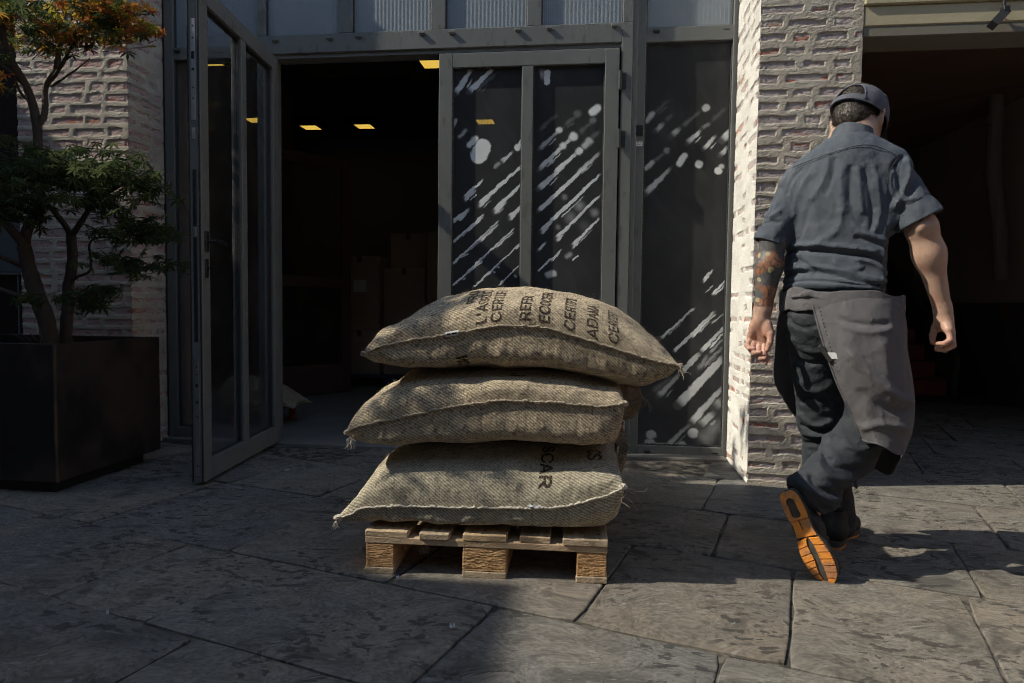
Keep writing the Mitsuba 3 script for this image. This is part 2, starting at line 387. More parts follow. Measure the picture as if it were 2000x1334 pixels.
LIGHT_STREAK_D = [(-0.87, 2.167, -0.769, 2.317, 0.0166, 0.9, 0.2),
 (-0.788, 2.178, -0.632, 2.319, 0.0178, 0.95, 0.15),
 (-0.742, 2.183, -0.619, 2.287, 0.0118, 0.14, 0.3),
 (-0.882, 1.982, -0.866, 2.013, 0.01, 0.5, 0.3),
 (-0.842, 1.913, -0.806, 1.948, 0.008, 0.4, 0.8),
 (-0.782, 1.864, -0.743, 1.899, 0.0146, 0.9, 0.4),
 (-0.725, 1.799, -0.699, 1.847, 0.0435, 1, 0.12),
 (-0.622, 1.727, -0.6, 1.749, 0.0092, 0.35, 0.5),
 (-0.587, 1.755, -0.509, 1.821, 0.0118, 0.9, 0.2),
 (-0.487, 1.842, -0.486, 1.843, 0.0182, 0.9, 0.2),
 (-0.471, 1.859, -0.445, 1.89, 0.013, 0.85, 0.2),
 (-0.315, 2.279, -0.317, 2.222, 0.0154, 0.9, 0.15),
 (-0.344, 2.305, -0.346, 2.229, 0.016, 0.45, 0.2),
 (-0.36, 1.828, -0.214, 1.962, 0.0129, 0.5, 0.35),
 (-0.242, 1.94, -0.241, 1.941, 0.0166, 0.65, 0.3),
 (-0.362, 1.939, -0.248, 2.038, 0.0116, 0.13, 0.6),
 (-0.133, 2.032, -0.132, 2.033, 0.0191, 0.16, 0.4),
 (-0.208, 1.962, -0.133, 2.029, 0.0115, 0.15, 0.6),
 (-0.044, 2.043, -0.016, 2.064, 0.0202, 0.8, 0.3),
 (-0.043, 1.993, -0.043, 1.994, 0.0177, 0.2, 0.4),
 (-0.124, 1.916, -0.043, 1.99, 0.0114, 0.14, 0.6),
 (-0.358, 1.711, -0.156, 1.904, 0.0129, 0.75, 0.25),
 (-0.156, 1.901, -0.155, 1.902, 0.0217, 0.75, 0.3),
 (-0.216, 1.848, -0.215, 1.849, 0.0179, 0.7, 0.3),
 (-0.288, 1.761, -0.288, 1.761, 0.0154, 0.7, 0.4),
 (-0.268, 1.684, -0.123, 1.812, 0.0141, 0.85, 0.2),
 (-0.12, 1.815, -0.119, 1.816, 0.0197, 0.8, 0.25),
 (-0.085, 1.846, -0.06, 1.874, 0.0178, 0.5, 0.4),
 (-0.06, 1.877, 0.008, 1.939, 0.0127, 0.15, 0.6),
 (-0.127, 1.683, 0.01, 1.81, 0.0128, 0.6, 0.35),
 (-0.812, 1.543, -0.691, 1.658, 0.0106, 1, 0.15),
 (-0.809, 1.524, -0.736, 1.597, 0.0093, 0.95, 0.2),
 (-0.722, 1.504, -0.45, 1.742, 0.0119, 1, 0.12),
 (-0.722, 1.487, -0.64, 1.561, 0.0093, 1, 0.15),
 (-0.629, 1.464, -0.448, 1.636, 0.0119, 1, 0.12),
 (-0.626, 1.448, -0.548, 1.522, 0.0092, 1, 0.15),
 (-0.534, 1.425, -0.447, 1.508, 0.0118, 1, 0.12),
 (-0.534, 1.409, -0.475, 1.467, 0.0092, 1, 0.15),
 (-0.885, 1.394, -0.775, 1.484, 0.01, 0.95, 0.15),
 (-0.855, 1.407, -0.778, 1.471, 0.0094, 0.9, 0.2),
 (-0.884, 1.273, -0.685, 1.448, 0.0067, 1, 0.15),
 (-0.794, 1.341, -0.689, 1.432, 0.0067, 0.9, 0.2),
 (-0.883, 1.142, -0.593, 1.409, 0.0054, 1, 0.2),
 (-0.714, 1.28, -0.596, 1.387, 0.0073, 0.9, 0.2),
 (-0.885, 1.004, -0.5, 1.364, 0.0054, 1, 0.2),
 (-0.614, 1.241, -0.503, 1.344, 0.0046, 0.9, 0.2),
 (-0.751, 1.002, -0.447, 1.286, 0.0047, 1, 0.2),
 (-0.486, 1.238, -0.449, 1.273, 0.0039, 0.9, 0.2),
 (-0.598, 1.013, -0.449, 1.157, 0.004, 0.9, 0.2),
 (-0.826, 1.182, -0.789, 1.208, 0.0033, 0.7, 0.3),
 (-0.726, 1.136, -0.696, 1.159, 0.0033, 0.7, 0.3),
 (-0.812, 1.051, -0.801, 1.058, 0.004, 0.7, 0.3),
 (-0.362, 1.706, -0.311, 1.743, 0.0129, 0.6, 0.3),
 (-0.36, 1.594, -0.192, 1.742, 0.0142, 0.85, 0.15),
 (-0.358, 1.463, -0.064, 1.734, 0.013, 0.95, 0.12),
 (-0.344, 1.341, 0.013, 1.682, 0.011, 1, 0.12),
 (-0.34, 1.325, -0.292, 1.373, 0.0078, 0.95, 0.2),
 (-0.249, 1.299, 0.012, 1.559, 0.0097, 1, 0.12),
 (-0.246, 1.28, -0.198, 1.328, 0.0065, 1, 0.2),
 (-0.152, 1.257, 0.013, 1.423, 0.0077, 1, 0.15),
 (-0.152, 1.238, -0.107, 1.283, 0.0058, 1, 0.2),
 (-0.358, 1.225, -0.304, 1.28, 0.0091, 0.9, 0.2),
 (-0.356, 1.099, -0.209, 1.238, 0.0052, 1, 0.2),
 (-0.276, 1.158, -0.219, 1.219, 0.0045, 0.9, 0.2),
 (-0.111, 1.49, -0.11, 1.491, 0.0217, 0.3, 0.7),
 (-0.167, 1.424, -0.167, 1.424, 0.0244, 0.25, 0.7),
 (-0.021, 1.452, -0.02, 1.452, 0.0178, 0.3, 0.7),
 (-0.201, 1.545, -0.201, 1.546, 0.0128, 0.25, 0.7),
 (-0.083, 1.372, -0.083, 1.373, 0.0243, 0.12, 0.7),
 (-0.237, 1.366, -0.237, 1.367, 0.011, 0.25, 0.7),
 (-0.18, 1.193, -0.164, 1.205, 0.0129, 0.35, 0.5),
 (-0.115, 1.195, -0.144, 1.171, 0.0045, 0.8, 0.3),
 (-0.291, 1.083, -0.262, 1.09, 0.0169, 0.5, 0.3),
 (-0.593, 1.124, -0.592, 1.124, 0.0046, 0.8, 0.3),
 (-0.619, 1.094, -0.618, 1.095, 0.0053, 0.6, 0.4),
 (-0.495, 1.077, -0.487, 1.069, 0.0059, 0.5, 0.4)]
LIGHT_STREAK_R = [(0.277, 2.0, 0.311, 2.038, 0.0139, 0.5, 0.4),
 (0.311, 2.034, 0.406, 2.122, 0.0125, 0.1, 0.6),
 (0.327, 1.936, 0.381, 1.991, 0.0153, 0.5, 0.35),
 (0.381, 1.991, 0.435, 2.045, 0.0124, 0.12, 0.6),
 (0.424, 1.907, 0.478, 1.961, 0.0173, 0.5, 0.35),
 (0.478, 1.961, 0.592, 2.056, 0.0124, 0.15, 0.5),
 (0.616, 2.067, 0.617, 2.068, 0.0204, 0.45, 0.2),
 (0.515, 1.864, 0.595, 1.945, 0.0151, 0.7, 0.3),
 (0.595, 1.945, 0.649, 1.986, 0.0123, 0.3, 0.4),
 (0.649, 1.986, 0.741, 2.073, 0.0123, 0.1, 0.6),
 (0.608, 1.827, 0.685, 1.909, 0.0137, 0.7, 0.25),
 (0.716, 1.877, 0.778, 1.949, 0.0204, 0.95, 0.25),
 (0.705, 1.791, 0.754, 1.846, 0.0136, 0.7, 0.25),
 (0.473, 1.746, 0.5, 1.791, 0.0166, 0.7, 0.25),
 (0.587, 1.74, 0.587, 1.74, 0.0192, 0.9, 0.2),
 (0.697, 1.702, 0.698, 1.702, 0.0191, 0.9, 0.2),
 (0.713, 1.726, 0.714, 1.726, 0.0143, 0.6, 0.2),
 (0.276, 1.57, 0.429, 1.726, 0.0168, 0.55, 0.3),
 (0.279, 1.721, 0.317, 1.755, 0.0126, 0.4, 0.4),
 (0.399, 1.824, 0.399, 1.824, 0.0166, 0.22, 0.3),
 (0.317, 1.755, 0.392, 1.817, 0.0111, 0.15, 0.5),
 (0.623, 1.053, 0.685, 1.128, 0.0078, 0.8, 0.2),
 (0.626, 1.04, 0.681, 1.108, 0.0049, 0.8, 0.3),
 (0.68, 0.968, 0.769, 1.074, 0.0068, 1, 0.2),
 (0.694, 0.968, 0.77, 1.044, 0.0039, 0.9, 0.3),
 (0.645, 0.988, 0.683, 1.026, 0.0029, 0.5, 0.3),
 (0.385, 0.706, 0.588, 0.897, 0.008, 0.65, 0.2),
 (0.466, 0.626, 0.702, 0.878, 0.009, 0.85, 0.2),
 (0.568, 0.714, 0.707, 0.863, 0.0059, 0.9, 0.2),
 (0.679, 0.797, 0.76, 0.869, 0.0049, 0.45, 0.4),
 (0.378, 0.353, 0.509, 0.5, 0.0161, 0.5, 0.4),
 (0.509, 0.5, 0.625, 0.629, 0.0169, 0.7, 0.2),
 (0.625, 0.629, 0.767, 0.793, 0.0108, 0.75, 0.2),
 (0.673, 0.651, 0.768, 0.763, 0.0059, 0.8, 0.2),
 (0.608, 0.517, 0.674, 0.62, 0.0128, 0.3, 0.6),
 (0.674, 0.62, 0.764, 0.723, 0.0079, 0.35, 0.4),
 (0.637, 0.538, 0.761, 0.673, 0.0099, 0.3, 0.5),
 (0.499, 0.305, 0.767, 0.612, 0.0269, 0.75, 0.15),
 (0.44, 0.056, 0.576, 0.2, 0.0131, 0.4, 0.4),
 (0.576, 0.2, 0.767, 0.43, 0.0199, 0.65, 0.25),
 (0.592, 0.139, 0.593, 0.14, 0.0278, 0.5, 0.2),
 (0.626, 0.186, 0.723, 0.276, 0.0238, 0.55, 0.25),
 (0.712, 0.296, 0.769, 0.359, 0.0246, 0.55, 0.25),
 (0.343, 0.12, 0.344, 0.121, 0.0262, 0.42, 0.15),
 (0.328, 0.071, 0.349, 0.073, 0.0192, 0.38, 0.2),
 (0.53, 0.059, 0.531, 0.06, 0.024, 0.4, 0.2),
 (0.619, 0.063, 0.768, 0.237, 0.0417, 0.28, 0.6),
 (0.342, 0.378, 0.47, 0.483, 0.0161, 0.15, 0.6)]

mat('clear_glass_film', {'type': 'blendbsdf', 'weight': proc(lambda p, n, uv: .05 + .10 * smoothstep(.45, .75, fbm(p.x * 4 + p.y * 4, 2.0, p.z * 3, 4))), 'bsdf_0': {'type': 'thindielectric', 'int_ior': 1.5},
                         'bsdf_1': {'type': 'twosided', 'bsdf': {'type': 'diffuse', 'reflectance': rgb(.10, .11, .12)}}}, two=False)
def pane(x0, x1, y, z0, z1):
    return TM([[x0, y, z0], [x1, y, z0], [x1, y, z1], [x0, y, z1]], [[0, 1, 2], [0, 2, 3]])

sf = thing('shopfront', 'dark grey metal and glass shopfront with an open double door', 'shopfront')
fp = 'frame_paint'
RC = .055                                       # the fixed lights sit back behind the door frame
# posts
part(sf, 'post', cat(box(.119, .183, F, F + .12, 0, 2.545), box(.1832, .212, F + .012, F + .12, 0, 4.2), box(.2122, .262, F + RC, F + .12, 0, 4.2, .002)), fp)
part(sf, 'post', box(-2.125, -2.022, F, F + .12, 0, 2.545), fp)
part(sf, 'post', box(-2.758, -2.695, F + .02, F + .12, 0, 4.2), fp)
part(sf, 'post', box(.757, .83, F + RC, F + .12, 0, 4.2), fp)
# rails
part(sf, 'rail', cat(box(-2.022, .119, F, F + .12, 2.432, 2.5442), box(-2.022, .119, F + .018, F + .12, 2.407, 2.4319, .002)), fp, label='wide lintel rail above the double door')
part(sf, 'rail', box(.262, .757, F + RC + .001, F + .12, 2.447, 2.531), fp)
part(sf, 'rail', box(.262, .757, F + RC + .001, F + .12, 0.0, .061), fp)
part(sf, 'rail', box(-2.695, -2.125, F + .021, F + .12, 2.425, 2.50), fp)
part(sf, 'rail', box(-2.695, -2.125, F + .021, F + .12, 0.0, .08), fp)
part(sf, 'rail', box(-2.758, .83, F + .004, F + .14, 4.2, 4.4), fp)
# mullions of the upper lights
for a, b in ((-2.125, -2.067), (-1.599, -1.508), (-1.019, -.931), (-.438, -.353), (.124, .183)):
    part(sf, 'mullion', box(a, b, F + .0015, F + .12, 2.5445, 4.2), fp)
for a, b, y in ((-2.067, -1.599, .03), (-1.508, -1.019, .03), (-.931, -.438, .03), (-.353, .124, .03), (.262, .757, RC + .028), (-2.695, -2.125, .05)):
    z0 = 2.545 if y == .03 else (2.531 if y > .06 else 2.5)
    p_ = part(sf, 'upper_light', box(a, b, F + y, F + y + .03, z0, 4.2, 0), 'polycarbonate', label=None)
    part(sf, 'glazing_bead', cat(box(a, a + .006, F + y - .012, F + y, z0, 4.2, .001), box(b - .006, b, F + y - .012, F + y, z0, 4.2, .001), box(a + .006, b - .006, F + y - .012, F + y, z0, z0 + .006, .001)), 'frame_dark')
# little drain caps along the rail
def cap(x, y, z):
    return cat(box(x - .019, x + .019, y - .016, y, z - .0065, z + .0065, .003), box(x - .015, x + .015, y - .0125, y, z - .011, z - .0066, .001))
for x, z in ((-2.0, 2.516), (-1.651, 2.515), (-1.469, 2.52), (-1.072, 2.523), (-.888, 2.521), (-.491, 2.522), (-.304, 2.524), (.076, 2.525)):
    part(sf, 'drain_cap', cap(x, F, z), fp)
part(sf, 'drain_cap', cap(.32, F + RC, 2.507), 'frame_dark'); part(sf, 'drain_slot', box(.70, .735, F + RC - .0015, F + RC + .01, 2.503, 2.508, .0005), 'gasket')
part(sf, 'drain_cap', cap(.32, F + RC, .026), 'frame_dark'); part(sf, 'drain_slot', box(.70, .735, F + RC - .0015, F + RC + .01, .024, .029, .0005), 'gasket')
part(sf, 'drain_cap', cap(-2.664, F + .02, 2.478), 'frame_dark')
# fixed panes
part(sf, 'window_pane', pane(.262, .757, F + RC + .03, .061, 2.447), glass('glass_fixed', LIGHT_STREAK_R, .62, (.075, .078, .084)), label='tall fixed pane with pale diagonal sun streaks painted into its colour')
part(sf, 'window_pane', pane(-2.695, -2.125, F + .05, .08, 2.425), 'clear_glass_film')
for a, b, y, z0, z1 in ((.262, .757, RC + .012, .061, 2.447), (-2.695, -2.125, .034, .08, 2.425)):
    part(sf, 'glazing_bead', cat(box(a, a + .007, F + y, F + y + .016, z0, z1, .002), box(b - .007, b, F + y, F + y + .016, z0, z1, .002), box(a + .007, b - .007, F + y, F + y + .016, z0, z0 + .007, .002), box(a + .007, b - .007, F + y, F + y + .016, z1 - .007, z1, .002)), 'frame_dark')
# lock box with a little label on the recessed post
part(sf, 'lock_box', box(.214, .256, F + RC - .014, F + RC, 1.905, 1.965, .006), 'black_metal')
lk = part(sf, 'sticker', cat(box(.216, .252, F + RC - .0012, F + RC - .0004, 1.845, 1.872, 0)), 'white_plastic', label='small white printed sticker below the lock box')
for k, w in ((0, .024), (1, .020)):
    part(sf, 'sticker_print', box(.221, .221 + w, F + RC - .0018, F + RC - .0013, 1.863 - k * .010, 1.866 - k * .010, 0), 'gasket')

def leaf(key, L, right, lab, gl1, gl2):
    """A door leaf in its own frame: x from the hinge (0) to the lock edge (L), y = thickness, outer face at y = 0."""
    z0, z1, t = .018, 2.398, .062
    parts = {}
    st, mu, lo, hi = .082, .066, .105, .085
    half = (L - 2 * st - mu) / 2
    x1, x2 = st, st + half
    x3, x4 = x2 + mu, L - st
    fr = [box(0, st, 0, t, z0, z1), box(L - st, L, 0, t, z0, z1), box(st, L - st, .0012, t - .0012, z0, z0 + lo), box(st, L - st, .0012, t - .0012, z1 - hi, z1), box(x2, x3, .002, t - .002, z0 + lo, z1 - hi)]
    beads = []
    for a, b in ((x1, x2), (x3, x4)):
        za, zb = z0 + lo, z1 - hi
        for ya in (.016, t - .030):
            beads += [box(a, a + .006, ya, ya + .014, za, zb, .002), box(b - .006, b, ya, ya + .014, za, zb, .002), box(a + .006, b - .006, ya, ya + .014, za, za + .006, .002), box(a + .006, b - .006, ya, ya + .014, zb - .006, zb, .002)]
    return fr, beads, [(x1, x2), (x3, x4)], (z0 + lo, z1 - hi), t, L, z0, z1

# right leaf, shut: hinge at x = .113, lock edge at x = -.965
fr, beads, gl, (gz0, gz1), t, L, dz0, dz1 = leaf('r', 1.072, True, '', None, None)
def mirror(m):
    m = m.copy(); m.vertices[:, 0] *= -1; m.faces = m.faces[:, ::-1]; return m
HR = .107
rd = part(sf, 'door', moved(mirror(cat(*fr)), (HR, F - .006, 0)), fp, label='closed right door leaf with two tall panes')
part(rd, 'glazing_bead', moved(mirror(cat(*beads)), (HR, F - .006, 0)), 'frame_dark')
glass('glass_door', LIGHT_STREAK_D, .62, (.075, .078, .084))  # door panes carry sun streaks painted into their colour
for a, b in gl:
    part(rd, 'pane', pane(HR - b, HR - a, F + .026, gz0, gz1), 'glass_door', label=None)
def barrel(x, y, z0, z1, r=.0105):
    m = trimesh.creation.cylinder(radius=r, height=z1 - z0, sections=20); m.apply_translation((x, y, (z0 + z1) / 2)); return m
for z0, z1 in ((2.155, 2.262), (1.822, 1.928), (.30, .405)):
    part(rd, 'hinge', cat(barrel(.1135, F - .017, z0, (z0 + z1) / 2 - .001), barrel(.1135, F - .017, (z0 + z1) / 2 + .001, z1), barrel(.1135, F - .017, z0 - .003, z1 + .003, .006), box(.1142, .150, F - .009, F - .0005, z0 + .006, z1 - .006, .002)), 'frame_dark')
part(rd, 'strike_plate', box(-.968, -.9652, F + .01, F + .03, .98, 1.10, .0005), 'steel')

# left leaf, standing open towards the court
fr, beads, gl, (gz0, gz1), t, L, dz0, dz1 = leaf('l', 1.03, False, '', None, None)
HX, HY, ANG = -2.012, 4.085, math.radians(-90 + 6.2)
def place(m):
    m = m.copy()
    m.apply_translation((0, -.0, 0))
    R = np.array([[math.cos(ANG), -math.sin(ANG), 0], [math.sin(ANG), math.cos(ANG), 0], [0, 0, 1]])
    m.vertices = m.vertices @ R.T + [HX, HY, 0]
    return m
# in leaf axes +y (thickness) turns to +x of the world: the face seen from inside is y = t
ld = part(sf, 'door', place(moved(cat(*fr), (0, -.03, 0))), fp, label='left door leaf standing open towards the court')
part(ld, 'glazing_bead', place(moved(cat(*beads), (0, -.03, 0))), 'frame_dark')
for a, b in gl:
    part(ld, 'pane', place(moved(pane(a, b, t / 2 - .03, gz0, gz1), (0, 0, 0))), 'clear_glass_film')
def lp(x0, x1, y0, y1, z0, z1, c=.002):
    return place(moved(box(x0, x1, y0, y1, z0, z1, c), (0, -.03, 0)))
# lock edge: steel plates with screw and bolt holes, seals
part(ld, 'lock_plate', lp(L - .001, L + .0025, .018, .040, 1.75, 2.22, .0008), 'steel', label='long steel lock plate on the door edge')
part(ld, 'lock_plate', lp(L - .001, L + .0025, .018, .040, .05, .62, .0008), 'steel')
part(ld, 'lock_plate', lp(L - .001, L + .0022, .020, .038, .70, 1.52, .0008), 'black_metal')
part(ld, 'latch', cat(lp(L + .0022, L + .006, .021, .037, 1.20, 1.25, .002), lp(L + .0022, L + .005, .021, .037, 1.66, 1.715, .001)), 'steel')
part(ld, 'seal', cat(lp(L - .002, L + .005, .002, .008, .02, 2.39, .0015), lp(L - .002, L + .005, .050, .056, .02, 2.39, .0015)), 'gasket')
for z, s in ((2.185, .004), (2.13, .004), (2.05, .008), (1.985, .006), (1.90, .004), (1.85, .004), (.58, .004), (.545, .004), (.49, .007), (.41, .006), (.34, .004), (.10, .004)):
    part(ld, 'screw_hole', lp(L + .0022, L + .0032, .029 - s, .029 + s, z - s * (2.2 if s > .007 else 1), z + s * (2.2 if s > .007 else 1), .0003), 'gasket')
# lever handle and key plate on the inner face
hx = L - .040
def hcyl(x, y0, y1, z, r):
    m = trimesh.creation.cylinder(radius=r, height=y1 - y0, sections=18)
    m.apply_transform(trimesh.transformations.rotation_matrix(math.pi / 2, [1, 0, 0])); m.apply_translation((x, (y0 + y1) / 2, z)); return place(moved(m, (0, -.03, 0)))
lever = [(hx, t + .05, 1.185), (hx - .03, t + .052, 1.187), (hx - .07, t + .05, 1.184), (hx - .115, t + .047, 1.178)]
part(ld, 'handle', cat(lp(hx - .017, hx + .017, t - .0005, t + .009, 1.135, 1.235, .006), hcyl(hx, t + .008, t + .052, 1.185, .0095), place(moved(tube(catmull(lever, 10), [.0095] * 8 + [.009, .007], 12), (0, -.03, 0)))), 'black_metal', smooth=40)
part(ld, 'key_plate', cat(lp(hx - .016, hx + .016, t - .0005, t + .006, 1.01, 1.10, .004), hcyl(hx, t + .005, t + .013, 1.055, .0085)), 'black_metal', smooth=40)
for z in (.35, 1.2, 2.1):
    part(ld, 'hinge', barrel(HX - .03, HY - .008, z, z + .10), 'frame_dark', smooth=40)

# ------------------------------------------------------------------ inside the shop (dark), seen through the open door
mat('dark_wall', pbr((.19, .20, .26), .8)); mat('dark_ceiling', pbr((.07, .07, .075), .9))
mat('dark_wood', pbr(proc(lambda p, n, uv: mix((.09, .055, .045), (.13, .075, .055), fbm(p.x * 8, p.y * 8, p.z * 60, 3))), .6))
mat('cardboard', bump(pbr(proc(lambda p, n, uv: mix((.34, .25, .19), (.42, .31, .235), fbm(p.x * 6, p.y * 6, p.z * 5, 3)) * (.9 + .2 * noise(p.x * 4, p.z * 150, p.y * 4))), .85), lambda p, n, uv: noise(p.x * 20, p.y * 20, p.z * 200), .0005))
rm = thing('storeroom', 'dark storeroom behind the shopfront', 'room')
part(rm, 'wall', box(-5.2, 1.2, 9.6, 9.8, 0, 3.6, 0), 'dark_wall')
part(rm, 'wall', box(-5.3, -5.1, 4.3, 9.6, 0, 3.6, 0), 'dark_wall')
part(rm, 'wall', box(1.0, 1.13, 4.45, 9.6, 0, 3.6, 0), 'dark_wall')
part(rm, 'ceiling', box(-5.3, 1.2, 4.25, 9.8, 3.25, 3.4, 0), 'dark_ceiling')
part(rm, 'pilaster', box(-3.32, -3.18, 6.6, 6.9, .012, 3.24, .01), 'dark_wood')
scene['lamp_panel'] = {'type': 'twosided', 'bsdf': pbr((.5, .45, .3), .5)}
def ceiling_lamp(x, y, lab):
    k = thing('ceiling_lamp', lab, 'ceiling lamp', 'square warm ceiling lamps in the storeroom')
    part(k, 'housing', cat(box(x - .17, x + .17, y - .17, y + .17, 3.17, 3.249, .01)), 'black_metal')
    e = mikit.ply(TM([[x - .105, y - .105, 3.168], [x + .105, y - .105, 3.168], [x + .105, y + .105, 3.168], [x - .105, y + .105, 3.168]], [[0, 2, 1], [0, 3, 2]]), 'lamp_panel')
    e['emitter'] = {'type': 'area', 'radiance': {'type': 'rgb', 'value': [.21, .135, .022]}}
    scene[k + '__panel'] = e
for x, y, l in ((-3.72, 8.6, 'lit yellow ceiling lamp far back, left of the pair seen through the open doorway'), (-3.0, 8.6, 'lit yellow ceiling lamp far back, right of the pair seen through the open doorway'),
                (-1.58, 6.45, 'lit yellow ceiling lamp half hidden by the closed door leaf'), (-3.70, 6.2, 'lit yellow ceiling lamp seen in the first pane of the open door leaf'),
                (-4.27, 8.2, 'lit yellow ceiling lamp seen in the second pane of the open door leaf'), (-1.41, 8.5, 'lit yellow ceiling lamp seen through the streaked left pane')):
    ceiling_lamp(x, y, l)
# an inner glazed door standing ajar on the left
idr = thing('inner_door', 'dark wooden inner door standing ajar in the storeroom', 'door')
def ajar(m): return rotz(moved(m, (-3.05, 5.75, 0)), math.radians(52), (-3.05, 5.75, 0))
part(idr, 'leaf', ajar(cat(box(0, .10, 0, .05, .02, 2.3), box(.92, 1.02, 0, .05, .02, 2.3), box(.1, .92, .001, .049, 2.2, 2.3), box(.1, .92, .001, .049, .02, .3), box(.1, .92, .001, .049, 1.05, 1.15))), 'dark_wood')
part(idr, 'pane', ajar(pane(.1, .92, .025, .3, 2.2)), 'clear_glass_film')
# cartons stacked on a blue pallet
pl = thing('blue_pallet', 'blue pallet carrying the stack of cartons in the storeroom', 'pallet')
mat('blue_paint', pbr((.045, .065, .12), .7))
for j in range(5):
    part(pl, 'deck_board', box(-2.95, -1.35, 6.95 + j * .19, 6.95 + j * .19 + .12, .12, .142), 'blue_paint')
for x in (-2.95, -2.22, -1.49):
    for y in (6.95, 7.33, 7.71):
        part(pl, 'block', box(x, x + .14, y, y + .105, .012, .12), 'blue_paint')
def carton(x0, x1, y0, y1, z0, z1, lab, sticker=None, tape=True):
    k = thing('carton', lab, 'cardboard box', None)
    part(k, 'body', box(x0, x1, y0, y1, z0, z1, .006), 'cardboard')
    if tape:
        part(k, 'tape', box((x0 + x1) / 2 - .025, (x0 + x1) / 2 + .025, y0 - .0012, y0 - .0002, z1 - .07, z1 - .004, 0), 'dark_wood')
    if sticker:
        part(k, 'label', box(sticker[0], sticker[1], y0 - .0018, y0 - .0004, sticker[2], sticker[3], 0), 'white_plastic')
carton(-2.72, -2.28, 7.0, 7.45, .145, .62, 'lower left carton of the stack on the blue pallet')
carton(-2.72, -2.28, 7.0, 7.45, .623, 1.40, 'tall carton with a white paper label', (-2.56, -2.42, 1.02, 1.15))
carton(-2.25, -1.82, 7.05, 7.5, .145, .62, 'low middle carton right of the labelled one')
carton(-2.25, -1.80, 7.05, 7.5, .623, 1.28, 'middle carton standing right of the white label')
carton(-1.78, -1.37, 7.05, 7.5, .145, .95, 'tall lower carton beside the closed door leaf')
carton(-1.78, -1.37, 7.05, 7.5, .953, 1.66, 'upper carton beside the closed door leaf')
carton(-2.22, -1.82, 7.2, 7.6, 1.283, 1.66, 'carton on top of the middle of the stack')
# a stand with a drooping jute sack just inside the door
st = thing('wooden_stand', 'low reddish wooden stand just inside the door', 'stand')
mat('red_wood', pbr((.22, .075, .040), .6))
part(st, 'top', box(-2.62, -2.24, 4.55, 4.95, .125, .145), 'red_wood')
for x in (-2.60, -2.295):
    for y in (4.57, 4.88):
        part(st, 'leg', box(x, x + .04, y, y + .05, .012, .125), 'red_wood')
# ------------------------------------------------------------------ covered passage to the right
mat('passage_wall', pbr(proc(lambda p, n, uv: mix((.55, .50, .48), (.62, .57, .54), fbm(p.y * 2, p.z * 2, 0, 4))), .9))
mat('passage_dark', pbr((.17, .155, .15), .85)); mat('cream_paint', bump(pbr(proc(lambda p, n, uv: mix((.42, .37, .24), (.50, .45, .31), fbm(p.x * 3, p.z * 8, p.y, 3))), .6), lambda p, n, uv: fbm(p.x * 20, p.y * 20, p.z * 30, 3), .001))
mat('soffit', pbr((.48, .44, .42), .9)); mat('passage_pipe', pbr((.30, .28, .27), .8)); mat('beam_grey', pbr((.20, .185, .15), .7))
ps = thing('passage', 'dark covered passage beyond the brick pier', 'passage')
part(ps, 'wall', cat(box(4.05, 4.25, 3.6, 9.4, .98, 3.4, 0)), 'passage_wall', label='greyish upper wall along the right of the passage')
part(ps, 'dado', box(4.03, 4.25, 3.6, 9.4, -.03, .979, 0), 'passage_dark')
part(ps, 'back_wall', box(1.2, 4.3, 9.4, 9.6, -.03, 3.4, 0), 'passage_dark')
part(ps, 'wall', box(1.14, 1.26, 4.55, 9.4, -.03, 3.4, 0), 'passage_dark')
part(ps, 'ceiling', box(1.14, 4.3, 3.80, 9.6, 3.05, 3.25, 0), 'soffit')
part(ps, 'beam', box(1.264, 4.3, PY + .002, 3.80, 2.268, 2.366, .006), 'cream_paint', label='cream painted beam over the passage mouth')
part(ps, 'beam', cat(box(1.264, 4.3, PY + .006, 3.79, 2.219, 2.2677, .004)), 'beam_grey')
part(ps, 'beam', box(1.264, 4.3, PY - .012, 3.80, 2.3665, 2.95, .006), 'cream_paint')
part(ps, 'pipe', tube([(3.78, 7.2, 3.05), (3.78, 7.2, 2.2), (3.86, 7.2, 1.75), (3.9, 7.2, 1.2)], .065, 14), 'passage_pipe')
for z in (2.2, 2.7):
    part(ps, 'pipe_collar', tube([(3.78, 7.2, z), (3.78, 7.2, z + .06)], .08, 14), 'passage_pipe')
# meter boxes on the right wall
part(ps, 'meter_box', cat(box(4.0, 4.05, 6.55, 6.75, 1.28, 1.42, .01), box(4.0, 4.05, 6.58, 6.73, 1.12, 1.27, .008), box(4.01, 4.05, 6.62, 6.70, 1.42, 1.58, .006)), 'passage_dark')
br = thing('hanging_bracket', 'black metal bracket hanging under the cream beam', 'bracket')
part(br, 'rod', tube([(1.878, PY - .03, 2.31), (1.878, PY - .03, 2.95)], .007, 10), 'black_metal', smooth=40)
part(br, 'hood', tube([(1.892, PY - .018, 2.305), (1.842, PY - .065, 2.262), (1.782, PY - .120, 2.206)], [.024, .026, .024], 4), 'black_metal')
part(br, 'joint', box(1.866, 1.896, PY - .05, PY - .0125, 2.29, 2.325, .004), 'black_metal')
sc = thing('staircase', 'dim reddish staircase at the back of the passage', 'staircase')
mat('stair_red', pbr(proc(lambda p, n, uv: mix((.40, .13, .12), (.46, .17, .15), fbm(p.x * 9, p.y * 9, p.z * 9, 3))), .8))
for k in range(13):
    part(sc, 'step', box(2.2, 3.72, 7.75 + k * .26, 7.75 + k * .26 + .31, k * .172 - .02, (k + 1) * .172, .008), 'stair_red')
    part(sc, 'nosing', box(2.2, 3.72, 7.742 + k * .26, 7.77 + k * .26, (k + 1) * .172 - .018, (k + 1) * .172 + .003, .003), 'dark_wood')
